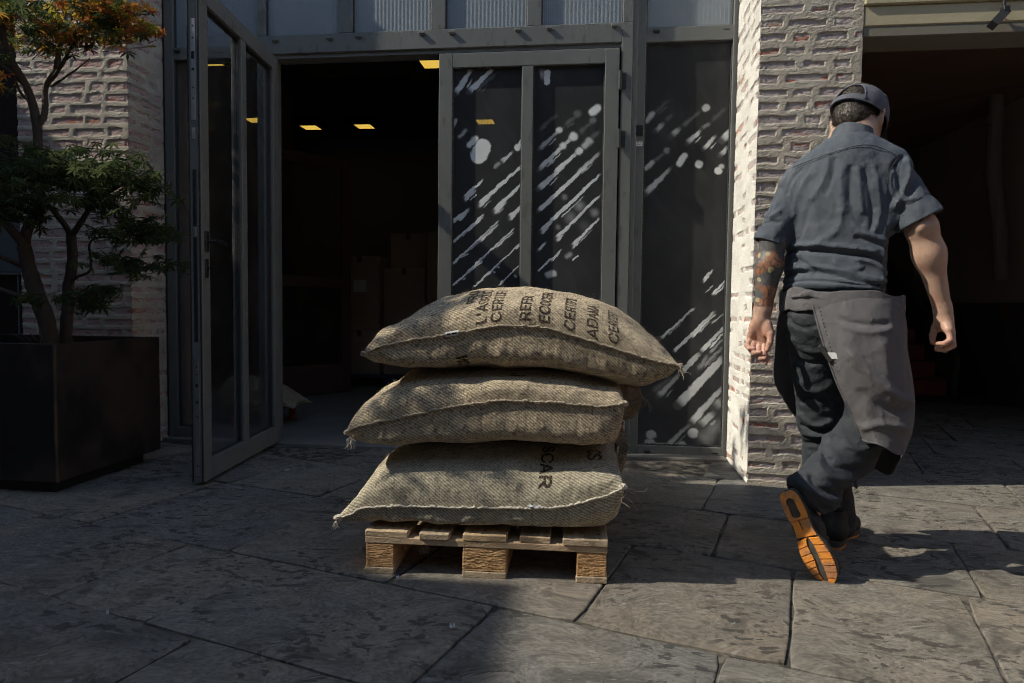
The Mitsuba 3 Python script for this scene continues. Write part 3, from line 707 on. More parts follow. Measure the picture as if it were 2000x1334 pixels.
string = TM(*(lambda m: (m.vertices, m.faces))(trimesh.creation.extrude_polygon(sg.Polygon([(0, 0), (.35, 0), (3.6, 2.25), (3.6, 2.75), (-.05, .42)]), .06)))
string.apply_transform(np.array([[0, 0, 1, 3.74], [1, 0, 0, 7.7], [0, 1, 0, 0], [0, 0, 0, 1.0]]))
part(sc, 'stringer', string, 'passage_dark')
# ------------------------------------------------------------------ the rest of the court, outside the frame: it shades and reflects
mat('court_brick', pbr(proc(lambda p, n, uv: mix((.20, .12, .09), (.27, .18, .13), noise(dr.floor(p.x * 4.4 + p.y * 4.4 + .5 * dr.floor(p.z * 14)) * 3.1, dr.floor(p.z * 14) * 1.7, 0))), .9))
mat('court_render', pbr(proc(lambda p, n, uv: mix((.20, .19, .17), (.26, .24, .21), fbm(p.x, p.y, p.z, 4))), .9))
bd = thing('court_building', 'tall rendered building closing the court behind the viewer', 'building')
def with_windows(name, ax, at, a0, a1, z1, m):
    ww = []
    part(bd, 'wall', box(a0, a1, at - .3, at, -.05, z1, 0) if ax == 'x' else box(at - .3, at, a0, a1, -.05, z1, 0), m)
with_windows('b', 'x', -5.0, -9, 11, 7.0, 'court_render')
for x in np.arange(-7, 10, 2.2):
    for z in (.9, 3.6):
        part(bd, 'window', box(x, x + 1.0, -5.0, -4.96, z, z + 1.6, .01), 'frame_paint')
b2 = thing('unseen_side_building', 'unseen building left of the court, with lower blocks added for shade', 'building')
part(b2, 'wall', box(-8.5, -6.2, -5.3, .82, -.05, 5.34, 0), 'court_brick')
part(b2, 'wall', box(-8.5, -6.2, .821, 2.75, -.05, 4.9, 0), 'court_brick')  # unseen lower block, its height set to shade the ground left of the pallet
part(b2, 'wall', box(-8.5, -6.2, 2.751, 4.6, -.05, 4.5, 0), 'court_brick')  # unseen block added to shade the foot of the left brick pier
b3 = thing('right_building', 'building on the right of the court', 'building')
part(b3, 'wall', box(7.0, 8.0, -5.0, 4.0, -.05, 5.0, 0), 'court_brick')
b4 = thing('upper_storeys', 'brick upper storeys above the shopfront', 'building')
part(b4, 'wall', box(-2.76, 9.0, F + .02, 12.0, 5.0, 9.0, 0), 'court_brick')
part(b4, 'upper_light', box(-2.72, .83, F + .03, F + .06, 4.4, 5.0, 0), 'polycarbonate')
part(b4, 'wall', box(1.262, 4.3, 3.60, 9.6, 2.96, 5.0, 0), 'court_brick')
part(b4, 'wall', box(4.251, 7.0, 3.6, 4.0, -.05, 8.0, 0), 'court_brick')

# ------------------------------------------------------------------ pallet
PA, PO = 0.033, np.array([-.749, 2.150, 0.0])
def onp(m):
    return moved(rotz(m, PA), PO)
def wood_fn(a, b, seed, axis='y'):
    def fn(p, n, uv):
        al, ac = (p.y, p.x) if axis == 'y' else (p.x, p.y)
        g1 = fbm(ac * 70 + seed, p.z * 55, al * 2.5, 3)
        r = dr.sqrt(dr.square(ac * 9 - dr.floor(ac * 9) - .5) + dr.square(p.z * 11 - .4)) * 26 + 4 * fbm(ac * 18, p.z * 18, seed, 2)
        ring = .5 + .5 * dr.sin(r * 2.4)
        endg = dr.abs(n.y) if axis == 'y' else dr.abs(n.x)
        k = dr.select(endg > .7, ring * .18 + g1 * .82, g1)
        c = mix(a, b, smoothstep(.3, .7, k))
        c = c * (.85 + .3 * fbm(p.x * 200, p.y * 200, p.z * 200, 2))
        return mix(c, (.09, .06, .035), .55 * smoothstep(.62, .76, fbm(ac * 14 + seed, al * 5, p.z * 8, 3)))
    return fn
wood_h = lambda p, n, uv: fbm(p.x * 160, p.y * 40, p.z * 160, 3)
DECK = [mat(f'pallet_deck_{k}', bump(pbr(proc(wood_fn(a, b, 2.7 * k)), .8), wood_h, .002)) for k, (a, b) in enumerate([((.40, .29, .18), (.56, .43, .29)), ((.36, .27, .18), (.50, .40, .28)), ((.42, .29, .16), (.55, .40, .25))])]
mat('pallet_stringer', bump(pbr(proc(wood_fn((.36, .25, .15), (.50, .37, .24), 9.1, 'x')), .8), wood_h, .002))
mat('pallet_block', bump(pbr(proc(wood_fn((.36, .20, .09), (.60, .37, .18), 4.4)), .85), lambda p, n, uv: fbm(p.x * 60, p.y * 60, p.z * 240, 3), .006))
mat('nail', pbr((.10, .09, .08), .5, .7))
pk = thing('wooden_pallet', 'pale wooden pallet on the flagstones under the jute sacks', 'pallet')
xs = [(0, .145), (.185, .285), (.3275, .4725), (.515, .615), (.655, .80)]
rp = np.random.default_rng(5)
def plank(x0, x1, y0, y1, z0, z1):
    m = box(x0, x1, y0, y1, z0, z1, .0025)
    m = m.subdivide().subdivide()
    m.vertices += (meshkit.noise(m.vertices * 18 + x0 * 40) - .5)[:, None] * .003
    return m
for k, (a, b) in enumerate(xs):
    part(pk, 'deck_board', onp(plank(a, b, rp.uniform(-.004, .004), 1.2, .1225, .1440)), DECK[k % 3])
    for x in ((a + .03, b - .03, (a + b) / 2) if b - a > .12 else (a + .03, b - .03)):
        for y in (.05, .60, 1.15):
            part(pk, 'nail_head', onp(moved(trimesh.creation.cylinder(radius=.0042, height=.0012, sections=10), (x + rp.normal(0, .006), y + rp.normal(0, .012), .1448))), 'nail')
for y in (0, .5275, 1.055):
    part(pk, 'stringer_board', onp(plank(.001, .799, y + .001, y + .145, .1002, .1222)), 'pallet_stringer')
    for a, b in ((.003, .10), (.3275, .4725), (.70, .797)):
        part(pk, 'block', onp(plank(a + .001, b - .001, y + .003, y + .1445, .0222, .1000)), 'pallet_block')
for a, b in ((.0, .10), (.3275, .4725), (.70, .80)):
    part(pk, 'bottom_board', onp(plank(a, b, .001, 1.199, .001, .0220)), DECK[1])

# ------------------------------------------------------------------ jute sacks
def jute_fn(a, b, seed):
    def fn(p, n, uv):
        u, v = uv.x, uv.y
        th = .5 + .5 * dr.sin((u * .8 + v) * 6.28318 / .0108 + 1.2 * noise(u * 60, v * 60, seed))
        yarn = noise(u * 50 + seed, v * 300, 1.0) * .35 + noise(u * 300, v * 50, 2.0 + seed) * .35 + noise(u * 190, v * 190, 4.0) * .3
        c = mix(a, b, fbm(u * 5 + seed, v * 5, 3.0, 4))
        c = c * (.52 + .50 * th) * (.42 + 1.16 * yarn) * mi.Color3f(1.03, 1.0, .97)
        dark = smoothstep(.64, .78, noise(u * 150, v * 150, seed + 5)) * .5
        return mix(c, (.06, .045, .03), dark)
    return fn
def jute_h(p, n, uv):
    u, v = uv.x, uv.y
    tw = dr.sin((u * .8 + v) * 6.28318 / .0108 + 1.2 * noise(u * 60, v * 60, 0.0))
    cr = dr.sin(u * 6.28318 / .0040) * dr.sin(v * 6.28318 / .0040)
    return .5 * tw + .25 * cr + .8 * fbm(u * 130, v * 130, 0, 2)
JUTE = [mat(f'jute_{k}', bump(pbr(proc(jute_fn(a, b, 3.7 * k)), .95, sheen=.2), jute_h, .0016)) for k, (a, b) in enumerate([((.46, .39, .285), (.56, .475, .35)), ((.45, .385, .285), (.53, .46, .345)), ((.42, .385, .30), (.49, .455, .36)), ((.40, .325, .235), (.47, .385, .28))])]
mat('jute_cord', bump(pbr(proc(lambda p, n, uv: mix((.27, .225, .165), (.42, .36, .28), fbm(p.x * 260, p.y * 260, p.z * 260, 2))), .95), lambda p, n, uv: fbm(p.x * 300, p.y * 300, p.z * 300, 2), .003))
mat('cord_white', bump(pbr(proc(lambda p, n, uv: mix((.40, .365, .30), (.60, .555, .48), fbm(p.x * 260, p.y * 260, p.z * 260, 2))), .95), lambda p, n, uv: fbm(p.x * 300, p.y * 300, p.z * 300, 2), .003))
mat('ink', pbr(proc(lambda p, n, uv: mix((.030, .020, .014), (.20, .155, .11), smoothstep(.56, .72, fbm(p.x * 230, p.y * 230, p.z * 230, 2)))), .95))
mat('tag_white', pbr((.62, .64, .66), .6))

def interp_curve(pts, xl, xr):
    p = np.asarray(pts, float)
    x = xl + (p[:, 0] - p[0, 0]) / (p[-1, 0] - p[0, 0]) * (xr - xl)
    from scipy.interpolate import PchipInterpolator
    f = PchipInterpolator(x, p[:, 1])
    return lambda q: f(np.clip(q, xl, xr))

class Sack:
    def __init__(s, seam, top, bot, y0, depth, seed, skew=0.0, qv=2.3, back=None, ear=.02):
        s.xl, s.xr, s.y0, s.d, s.seed, s.skew, s.qv, s.ear = seam[0][0], seam[-1][0], y0, depth, seed, skew, qv, ear
        s.fs, s.ft, s.fb = (interp_curve(c, s.xl, s.xr) for c in (seam, top, bot))
        s.nu, s.nv = 190, 120
        # parameter spacing denser towards the edges
        a = np.linspace(-1, 1, s.nu); s.u = np.sign(a) * (1 - (1 - np.abs(a)) ** 1.25)
        b = np.linspace(0, 1, s.nv); s.v = -1 + 2 * (b - .16 * np.sin(2 * np.pi * b))     # bunched at the edges
        s.top, s.bottom = s.surf(1), s.surf(-1)
        s.st, s.sb = s.arc(s.top), s.arc(s.bottom)
    def surf(s, side):
        U, V = np.meshgrid(s.u, s.v, indexing='ij')
        x = (s.xl + s.xr) / 2 + (s.xr - s.xl) / 2 * U
        # plan: ends draw in a little between the corners, long edges bow in slightly
        x = x - np.sign(U) * np.abs(U) ** 8 * s.ear * (1 - V ** 2) * 1.2
        yb = (V + 1) / 2 * s.d
        y = s.y0 + yb + .018 * (1 - U ** 4) * -np.sign(V) * (np.abs(V) ** 6) * 0 + s.skew * U * (1 - V) / 2
        zs = s.fs(x)
        ends = np.clip((1 - np.abs(U)) / .06, 0, 1) ** .5
        prof = np.clip(1 - np.abs(V) ** (s.qv if side > 0 else 3.4), 0, 1) ** (.52 if side > 0 else .40)
        y = y - np.where(V < 0, 1, -1) * (.020 if side > 0 else .034) * np.sin(np.pi * np.clip((1 - np.abs(V)) / .35, 0, 1)) * (1 - U ** 6)
        if side > 0:
            z = zs + np.maximum(s.ft(x) - zs, 0) * prof
        else:
            z = zs - np.maximum(zs - s.fb(x), 0) * prof
        P = np.stack([x, y, z], -1)
        # puckers along the seam and broad dents of the beans inside
        fz = lambda f, g, k: meshkit.fbm(np.stack([x * f, (yb + side * .3) * g, np.full_like(x, s.seed + k)], -1), 3) - .5
        edge = np.exp(-((1 - np.abs(V)) / .22)) * np.clip((1 - np.abs(V)) / .03, 0, 1)
        endf = np.exp(-((1 - np.abs(U)) / .18)) * np.clip((1 - np.abs(U)) / .03, 0, 1)
        inner = np.clip((1 - np.abs(V)) / .06, 0, 1) * np.clip((1 - np.abs(U)) / .05, 0, 1)
        pk = fz(30, 7, 1) * .010 * edge + fz(7, 30, 2) * .011 * endf + (fz(7, 8, 3) * .024 + fz(20, 22, 4) * .007) * inner
        N = np.cross(np.gradient(P, axis=0), np.gradient(P, axis=1)); N /= np.linalg.norm(N, axis=-1, keepdims=True) + 1e-12
        if side < 0:
            N = -N
        return P + N * pk[..., None]
    def arc(s, P):
        sv = np.concatenate([np.zeros((s.nu, 1)), np.cumsum(np.linalg.norm(np.diff(P, axis=1), axis=2), axis=1)], 1)
        return sv
    def uv(s, P, S, off):
        return np.stack([P[..., 0] + off, S + off], -1).reshape(-1, 2)
    def put(s, key, bsdf, cord):
        mt, mb = grid_mesh(s.top), grid_mesh(s.bottom, flip=True)
        v = np.vstack([mt.vertices, mb.vertices]); f = np.vstack([mt.faces, mb.faces + len(mt.vertices)])
        uv = np.vstack([s.uv(s.top, s.st, 0), s.uv(s.bottom, -s.sb, 0)])
        part(key, 'body', TM(v, f), bsdf, smooth=True, uv=uv)
        # the sewn edge: a rolled hem with a cord, ears at the corners
        r = np.random.default_rng(s.seed)
        e = .5 * (s.top + s.bottom)
        loop = [e[:, 0], e[-1, :], e[::-1, -1], e[::-1, :][0][::-1] if False else e[0, ::-1]]
        for i, l in enumerate(loop[:2] + loop[3:]):
            q = catmull(l[::6] if len(l) > 60 else l, 220)
            j = (meshkit.fbm(np.c_[np.arange(220) * .35, np.full(220, s.seed + i), np.zeros(220)], 2) - .5)
            q = q + np.c_[np.zeros(220), np.full(220, -.003 if i == 0 else 0), j * .006]
            if i == 0:
                q[:, 1] -= .002
            rad = .0040 + j * .003 + .0009 * np.sin(np.arange(220) * 2.1)
            part(key, 'seam', tube(q, rad, 8), cord, smooth=True)
        return r
    def at(s, x, sv, lift=.0012, side=1):
        """points on the top at x and at arc length sv behind the front seam"""
        P, S = (s.top, s.st) if side > 0 else (s.bottom, s.sb)
        ui = np.interp(x, P[:, s.nv // 2, 0], np.arange(s.nu))
        i0 = np.clip(np.floor(ui).astype(int), 0, s.nu - 2); t = ui - i0
        out = []
        for k in range(len(ui)):
            row = P[i0[k]] * (1 - t[k]) + P[i0[k] + 1] * t[k]
            sr = S[i0[k]] * (1 - t[k]) + S[i0[k] + 1] * t[k]
            ji = np.interp(sv[k], sr, np.arange(s.nv)); j = int(np.clip(np.floor(ji), 0, s.nv - 2)); w = ji - j
            a, b = P[i0[k]], P[min(i0[k] + 1, s.nu - 1)]
            n = np.cross(b[j] - a[j], a[j + 1] - a[j]); n /= np.linalg.norm(n) + 1e-12
            out.append(row[j] * (1 - w) + row[j + 1] * w + n * lift * side)
        return np.array(out)

def letter(sack, key, text, x, s0, h, turn=1, side=1, stretch=1.0, lean=0.0):
    """stencilled word on a sack: the word runs away from the front seam (turn=1: tops of the letters to the left)"""
    m = meshkit.text_mesh(text, h, depth=.0005, bold=True)
    pts = m.vertices[:, :2]
    f = m.faces[(m.vertices[m.faces][:, :, 2] > .0004).all(1)]
    m2 = TM(np.c_[pts, np.zeros(len(pts))], f)
    v, f = trimesh.remesh.subdivide_to_size(m2.vertices, m2.faces, .012)
    a, b = v[:, 0] * stretch, v[:, 1]
    rr = meshkit.noise(np.c_[v[:, :2] * 90, np.full(len(v), x * 50)]) - .5
    if turn > 0:
        X, Sv = x + h / 2 - b + lean * a, s0 + a
    else:
        X, Sv = x - h / 2 + b + lean * a, s0 - a
    P = sack.at(X + rr * .003, np.maximum(Sv + rr * .003, .001), side=side)
    part(key, 'printed_word', TM(P, f if side * turn > 0 or True else f[:, ::-1]), 'ink', smooth=False)

def threads(key, at, n, length, seed, m='jute_cord', rad=.0011, down=1.0):
    r = np.random.default_rng(seed)
    ms = []
    for _ in range(n):
        d = np.array([r.normal(0, .5), r.normal(0, .5), -down * r.uniform(.3, 1.0)])
        p = [np.array(at) + r.normal(0, .004, 3)]
        for _ in range(7):
            d = d + r.normal(0, .45, 3); d[2] -= .25 * down; d /= np.linalg.norm(d)
            p.append(p[-1] + d * length / 7 * r.uniform(.6, 1.2))
        ms.append(tube(catmull(p, 16), np.linspace(rad, rad * .5, 16), 5))
    part(key, 'loose_threads', cat(*ms), m, smooth=True, kind='stuff')

def fuzz(sack, key, n, seed):
    """short jute fibres standing off the cloth"""
    r = np.random.default_rng(seed)
    ms = []
    for side, P in ((1, sack.top), (-1, sack.bottom)):
        G = np.cross(np.gradient(P, axis=0), np.gradient(P, axis=1)); G /= np.linalg.norm(G, axis=-1, keepdims=True) + 1e-12
        if side < 0: G = -G
        for _ in range(n if side > 0 else n // 3):
            i, j = r.integers(4, sack.nu - 4), r.integers(0, int(sack.nv * .7))
            d = G[i, j] + r.normal(0, .5, 3); L = r.uniform(.004, .013)
            q = P[i, j] - G[i, j] * .001
            ms.append(tube(np.array([q, q + d * L * .5, q + d * L + r.normal(0, .0025, 3)]), [.00045, .0004, .0002], 3, cap=False))
    part(key, 'fibres', cat(*ms), 'jute_cord', kind='stuff')

T_seam = [(-0.765, 0.728), (-0.71, 0.753), (-0.667, 0.764), (-0.48, 0.796), (-0.331, 0.823), (-0.265, 0.829), (-0.167, 0.824), (-0.07, 0.799), (0.058, 0.762), (0.185, 0.726), (0.265, 0.710)]
T_top = [(-0.855, 0.731), (-0.852, 0.768), (-0.842, 0.792), (-0.820, 0.812), (-0.775, 0.835), (-0.674, 0.893), (-0.541, 0.937), (-0.392, 0.960), (-0.3, 0.961), (-0.117, 0.943), (0.009, 0.915), (0.116, 0.862), (0.206, 0.800), (0.270, 0.748), (0.295, 0.712)]
T_bot = [(-0.806, 0.722), (-0.803, 0.700), (-0.792, 0.690), (-0.765, 0.682), (-0.689, 0.674), (-0.544, 0.668), (-0.367, 0.673), (-0.192, 0.677), (-0.072, 0.66), (0.064, 0.635), (0.168, 0.630), (0.235, 0.655), (0.268, 0.685), (0.278, 0.704)]
M_seam = [(-0.822, 0.465), (-0.788, 0.481), (-0.752, 0.493), (-0.646, 0.517), (-0.524, 0.548), (-0.353, 0.58), (-0.268, 0.588), (-0.101, 0.584), (0.03, 0.578), (0.097, 0.588)]
M_top = [(-0.909, 0.470), (-0.905, 0.520), (-0.890, 0.552), (-0.858, 0.585), (-0.799, 0.616), (-0.74, 0.652), (-0.623, 0.672), (-0.394, 0.680), (-0.115, 0.679), (0.020, 0.662), (0.075, 0.642), (0.100, 0.620), (0.106, 0.59)]
M_bot = [(-0.861, 0.450), (-0.857, 0.428), (-0.840, 0.416), (-0.800, 0.408), (-0.737, 0.404), (-0.552, 0.405), (-0.371, 0.418), (-0.104, 0.418), (0.017, 0.420), (0.068, 0.437), (0.092, 0.480), (0.101, 0.582)]
L_seam = [(-0.852, 0.178), (-0.806, 0.191), (-0.752, 0.217), (-0.645, 0.226), (-0.349, 0.236), (-0.129, 0.247), (-0.013, 0.274), (0.068, 0.307), (0.098, 0.325)]
L_top = [(-0.962, 0.185), (-0.934, 0.225), (-0.898, 0.275), (-0.838, 0.345), (-0.788, 0.38), (-0.68, 0.405), (-0.391, 0.416), (-0.111, 0.420), (0.018, 0.410), (0.080, 0.388), (0.102, 0.362), (0.108, 0.33)]
L_bot = [(-0.923, 0.168), (-0.88, 0.152), (-0.80, 0.1465), (-0.372, 0.1465), (0.02, 0.1465), (0.070, 0.172), (0.094, 0.222), (0.104, 0.318)]
def sack(lab, seam, top, bot, y0, d, seed, ju, cord, **kw):
    k = thing('jute_sack', lab, 'sack', 'jute sacks stacked on the wooden pallet')
    s = Sack(seam, top, bot, y0, d, seed, **kw)
    s.put(k, JUTE[ju], cord)
    return k, s
kL, sL = sack('lowest front jute sack, greyish green, with a pale cord seam', L_seam, L_top, L_bot, 2.165, .62, 31, 2, 'cord_white')
kM, sM = sack('middle front jute sack of the stack, shaded by the one above', M_seam, M_top, M_bot, 2.175, .60, 32, 1, 'jute_cord')
kT, sT = sack('topmost jute sack, widest, printed with rows of dark words', T_seam, T_top, T_bot, 2.185, .62, 33, 0, 'jute_cord', qv=2.0)
def shifted(c, dx, dz): return [(x + dx, z + dz) for x, z in c]
sack('lower rear jute sack peeping out at the right behind the stack', shifted(L_seam, .045, 0), shifted(L_top, .045, 0), shifted(L_bot, .045, 0), 2.80, .56, 34, 3, 'jute_cord')
kR, sR = sack('middle rear jute sack with a frayed edge at the right', shifted(M_seam, .10, -.07), shifted(M_top, .10, -.05), shifted(M_bot, .10, -.01), 2.80, .56, 35, 3, 'jute_cord')
sack('upper rear jute sack hidden behind the topmost one', shifted(T_seam, .03, -.08), shifted(T_top, .03, -.08), shifted(T_bot, .03, -.03), 2.80, .54, 36, 0, 'jute_cord')
for w, x, s0, ln in (('PROD', -.42, .125, .0), ("L'AGRIC", -.372, .012, 0), ('CERTIFI', -.322, .012, 0), ('REFER', -.228, .014, 0), ('ECOCER', -.166, .012, 0), ('CERTIFI', -.085, .010, .0), ('ADAMA', -.012, .008, 0), ('CERTIFI', .058, .012, 0)):
    letter(sT, kT, w, x, s0, .034, stretch=1.12, lean=ln)
letter(sT, kT, 'NO', -.435, .075, .036, side=-1, turn=1)
letter(sL, kL, 'SCAR', -.155, .275, .040, turn=-1, stretch=1.45)
letter(sL, kL, 'CS', .002, .26, .046, turn=-1, stretch=1.1)
letter(sM, kM, 'J', -.255, .155, .05, turn=-1)
for k, s, sd_ in ((kL, sL, 41), (kM, sM, 42), (kT, sT, 43)):
    fuzz(s, k, 520, sd_)
fuzz(sR, kR, 200, 44)
# corner ears and loose thread
for k, s, c in ((kL, sL, 'cord_white'), (kM, sM, 'jute_cord'), (kT, sT, 'jute_cord')):
    e = .5 * (s.top + s.bottom)
    for i, p in enumerate((e[0, 0], e[-1, 0])):
        m = trimesh.creation.icosphere(subdivisions=3, radius=.013); m.vertices *= [1.1, .9, .8]
        m.vertices += (meshkit.fbm(m.vertices * 120 + i + s.seed, 3) - .5)[:, None] * m.vertices * 1.0
        part(k, 'corner_ear', moved(m, p + np.array([.004 if i == 0 else -.004, .004, -.002])), c, smooth=True)
e = .5 * (sM.top + sM.bottom); threads(kM, e[0, 0] + [.02, -.004, -.02], 9, .05, 51, 'cord_white', .0016)
e = .5 * (sL.top + sL.bottom); threads(kL, e[0, 0] + [.0, -.002, -.012], 8, .045, 52, 'cord_white', .0013); threads(kL, e[-1, 0] + [.004, .02, -.01], 4, .12, 53, 'jute_cord', .001)
e = .5 * (sT.top + sT.bottom); threads(kT, e[-1, 0] + [.0, 0, -.004], 5, .05, 54, 'jute_cord', .0018); threads(kT, e[0, 0] + [.02, 0, -.012], 3, .03, 55)
e = .5 * (sR.top + sR.bottom); threads(kR, e[-1, 0] + [0, 0, 0], 10, .06, 56)
# sewn-in tags
def tag(s, k, x, w, h, crumple, sv0):
    a, b = np.meshgrid(np.linspace(0, 1, 9), np.linspace(0, 1, 7), indexing='ij')
    P = s.at((x + a * w).ravel(), np.full(a.size, sv0)).reshape(9, 7, 3)
    P = P + np.array([0, -1, 0]) * (.004 + .006 * np.sin(b * 2.5))[..., None] + np.array([0, 0, 1.0]) * ((b - .55) * h)[..., None]
    P += (meshkit.fbm(P * 55, 2)[..., None] - .5) * crumple
    m = grid_mesh(P)
    key_ = part(k, 'tag', m, 'tag_white', smooth=True)
    return P
P = tag(sT, kT, -.485, .043, .016, .002, .002)
part(kT, 'tag_print', cat(*[TM([P[i, j] + [0, -.0012, 0] for i, j in ((a, 2), (a + 1, 2), (a + 1, 4), (a, 4))], [[0, 1, 2], [0, 2, 3]]) for a in (1, 2, 4, 5, 6)]), 'gasket', kind='stuff')
tag(sL, kL, -.205, .042, .020, .03, .006)
# the sack drooping over the stand inside the door
k = thing('jute_sack', 'small slumped jute sack on the reddish stand inside the door', 'sack')
s = Sack([(-2.75, .20), (-2.55, .215), (-2.35, .21), (-2.20, .165), (-2.125, .145)], [(-2.75, .22), (-2.65, .36), (-2.4, .33), (-2.2, .215), (-2.125, .15)], [(-2.75, .17), (-2.6, .148), (-2.3, .148), (-2.2, .148), (-2.125, .14)], 4.60, .32, 37)
s.put(k, JUTE[3], 'jute_cord')

# ------------------------------------------------------------------ planter and maple tree
def rust_fn(p, n, uv):
    c = mix((.020, .018, .018), (.055, .040, .033), smoothstep(.40, .70, fbm(p.x * 4 + 1, p.y * 4, p.z * 3, 4)))
    return mix(c, (.075, .040, .022), .6 * smoothstep(.60, .78, fbm(p.x * 9, p.y * 9, p.z * 2.2, 4)))
mat('rusty_steel', bump(pbr(proc(rust_fn), .55, .25), lambda p, n, uv: fbm(p.x * 30, p.y * 30, p.z * 20, 3), .001))
mat('rust_edge', pbr(proc(lambda p, n, uv: mix((.05, .035, .022), (.16, .085, .035), smoothstep(.45, .75, fbm(p.x * 20, p.y * 20, p.z * 6, 3)))), .7))
mat('soil', bump(pbr((.02, .016, .012), .95), lambda p, n, uv: fbm(p.x * 60, p.y * 60, 0, 3), .01))
pt = thing('planter', 'large square dark steel planter holding the maple', 'planter')
QX0, QX1, QY0, QY1, QZ = -3.40, -2.432, 2.806, 3.556, .695
part(pt, 'side_panel', box(QX0, QX1 - .0002, QY0, QY0 + .02, .06, QZ, .002), 'rusty_steel')
part(pt, 'side_panel', box(QX1 - .02, QX1, QY0 + .0202, QY1 - .0202, .06, QZ, .002), 'rusty_steel')
part(pt, 'side_panel', box(QX0, QX1 - .0002, QY1 - .02, QY1, .06, QZ, .002), 'rusty_steel')
part(pt, 'side_panel', box(QX0, QX0 + .02, QY0 + .0202, QY1 - .0202, .06, QZ, .002), 'rusty_steel')
part(pt, 'corner_weld', tube([(QX1 - .001, QY0 + .001, .062), (QX1 - .0015, QY0 + .0005, .3), (QX1 - .001, QY0 + .001, QZ - .001)], .0075, 8), 'rust_edge')
part(pt, 'foot', box(QX0 + .1, QX1 - .05, QY0 + .05, QY1 - .08, -.005, .0598, .002), 'black_metal')
part(pt, 'soil', moved(TM(*(lambda g: (g.vertices, g.faces))(grid_mesh(np.stack([*np.meshgrid(np.linspace(QX0 + .02, QX1 - .02, 30), np.linspace(QY0 + .02, QY1 - .02, 24), indexing='ij'), .625 + .03 * rng.random((30, 24))], -1)))), (0, 0, 0)), 'soil', smooth=True)
mat('bark', bump(pbr(proc(lambda p, n, uv: mix((.06, .048, .04), (.11, .09, .075), fbm(p.x * 30, p.y * 30, p.z * 12, 4))), .85), lambda p, n, uv: fbm(p.x * 60, p.y * 60, p.z * 25, 3), .006))
tr = thing('maple_tree', 'small many-stemmed maple with green and orange leaves', 'tree')
def limb(name, pts, r0, r1, jit=.012, n=None):
    pts = np.asarray(pts, float)
    n = n or max(10, len(pts) * 5)
    q = catmull(pts, n)
    q = q + (meshkit.fbm(q * 9 + r0 * 100, 2)[:, None] - .5) * np.array([jit, jit, 0])
    rad = np.linspace(r0, r1, n) * (1 + .16 * (meshkit.noise(np.c_[np.arange(n) * .9, np.full(n, r0 * 900), np.zeros(n)]) - .5))
    return part(tr, name, tube(q, rad, 12 if r0 > .012 else 7), 'bark', smooth=True), q
limb('stem', [(-2.79, 3.21, .62), (-2.803, 3.2, .704), (-2.821, 3.2, .804), (-2.864, 3.19, .936), (-2.895, 3.18, 1.067), (-2.91, 3.18, 1.172)], .043, .033)
limb('stem', [(-2.91, 3.18, 1.165), (-2.90, 3.2, 1.261), (-2.864, 3.22, 1.372), (-2.847, 3.21, 1.561), (-2.841, 3.2, 1.78), (-2.855, 3.19, 1.893), (-2.87, 3.17, 1.973), (-2.905, 3.12, 2.086), (-2.926, 3.08, 2.254), (-2.933, 3.05, 2.407), (-2.94, 3.0, 2.62), (-2.93, 2.9, 2.9)], .027, .010)
limb('stem', [(-2.91, 3.18, 1.165), (-2.948, 3.13, 1.261), (-3.01, 3.1, 1.345), (-3.132, 3.05, 1.474), (-3.3, 3.0, 1.75)], .022, .010)
limb('stem', [(-2.80, 3.31, .62), (-2.792, 3.3, .716), (-2.78, 3.3, .857), (-2.761, 3.3, 1.02), (-2.746, 3.3, 1.127), (-2.75, 3.3, 1.234)], .033, .024)
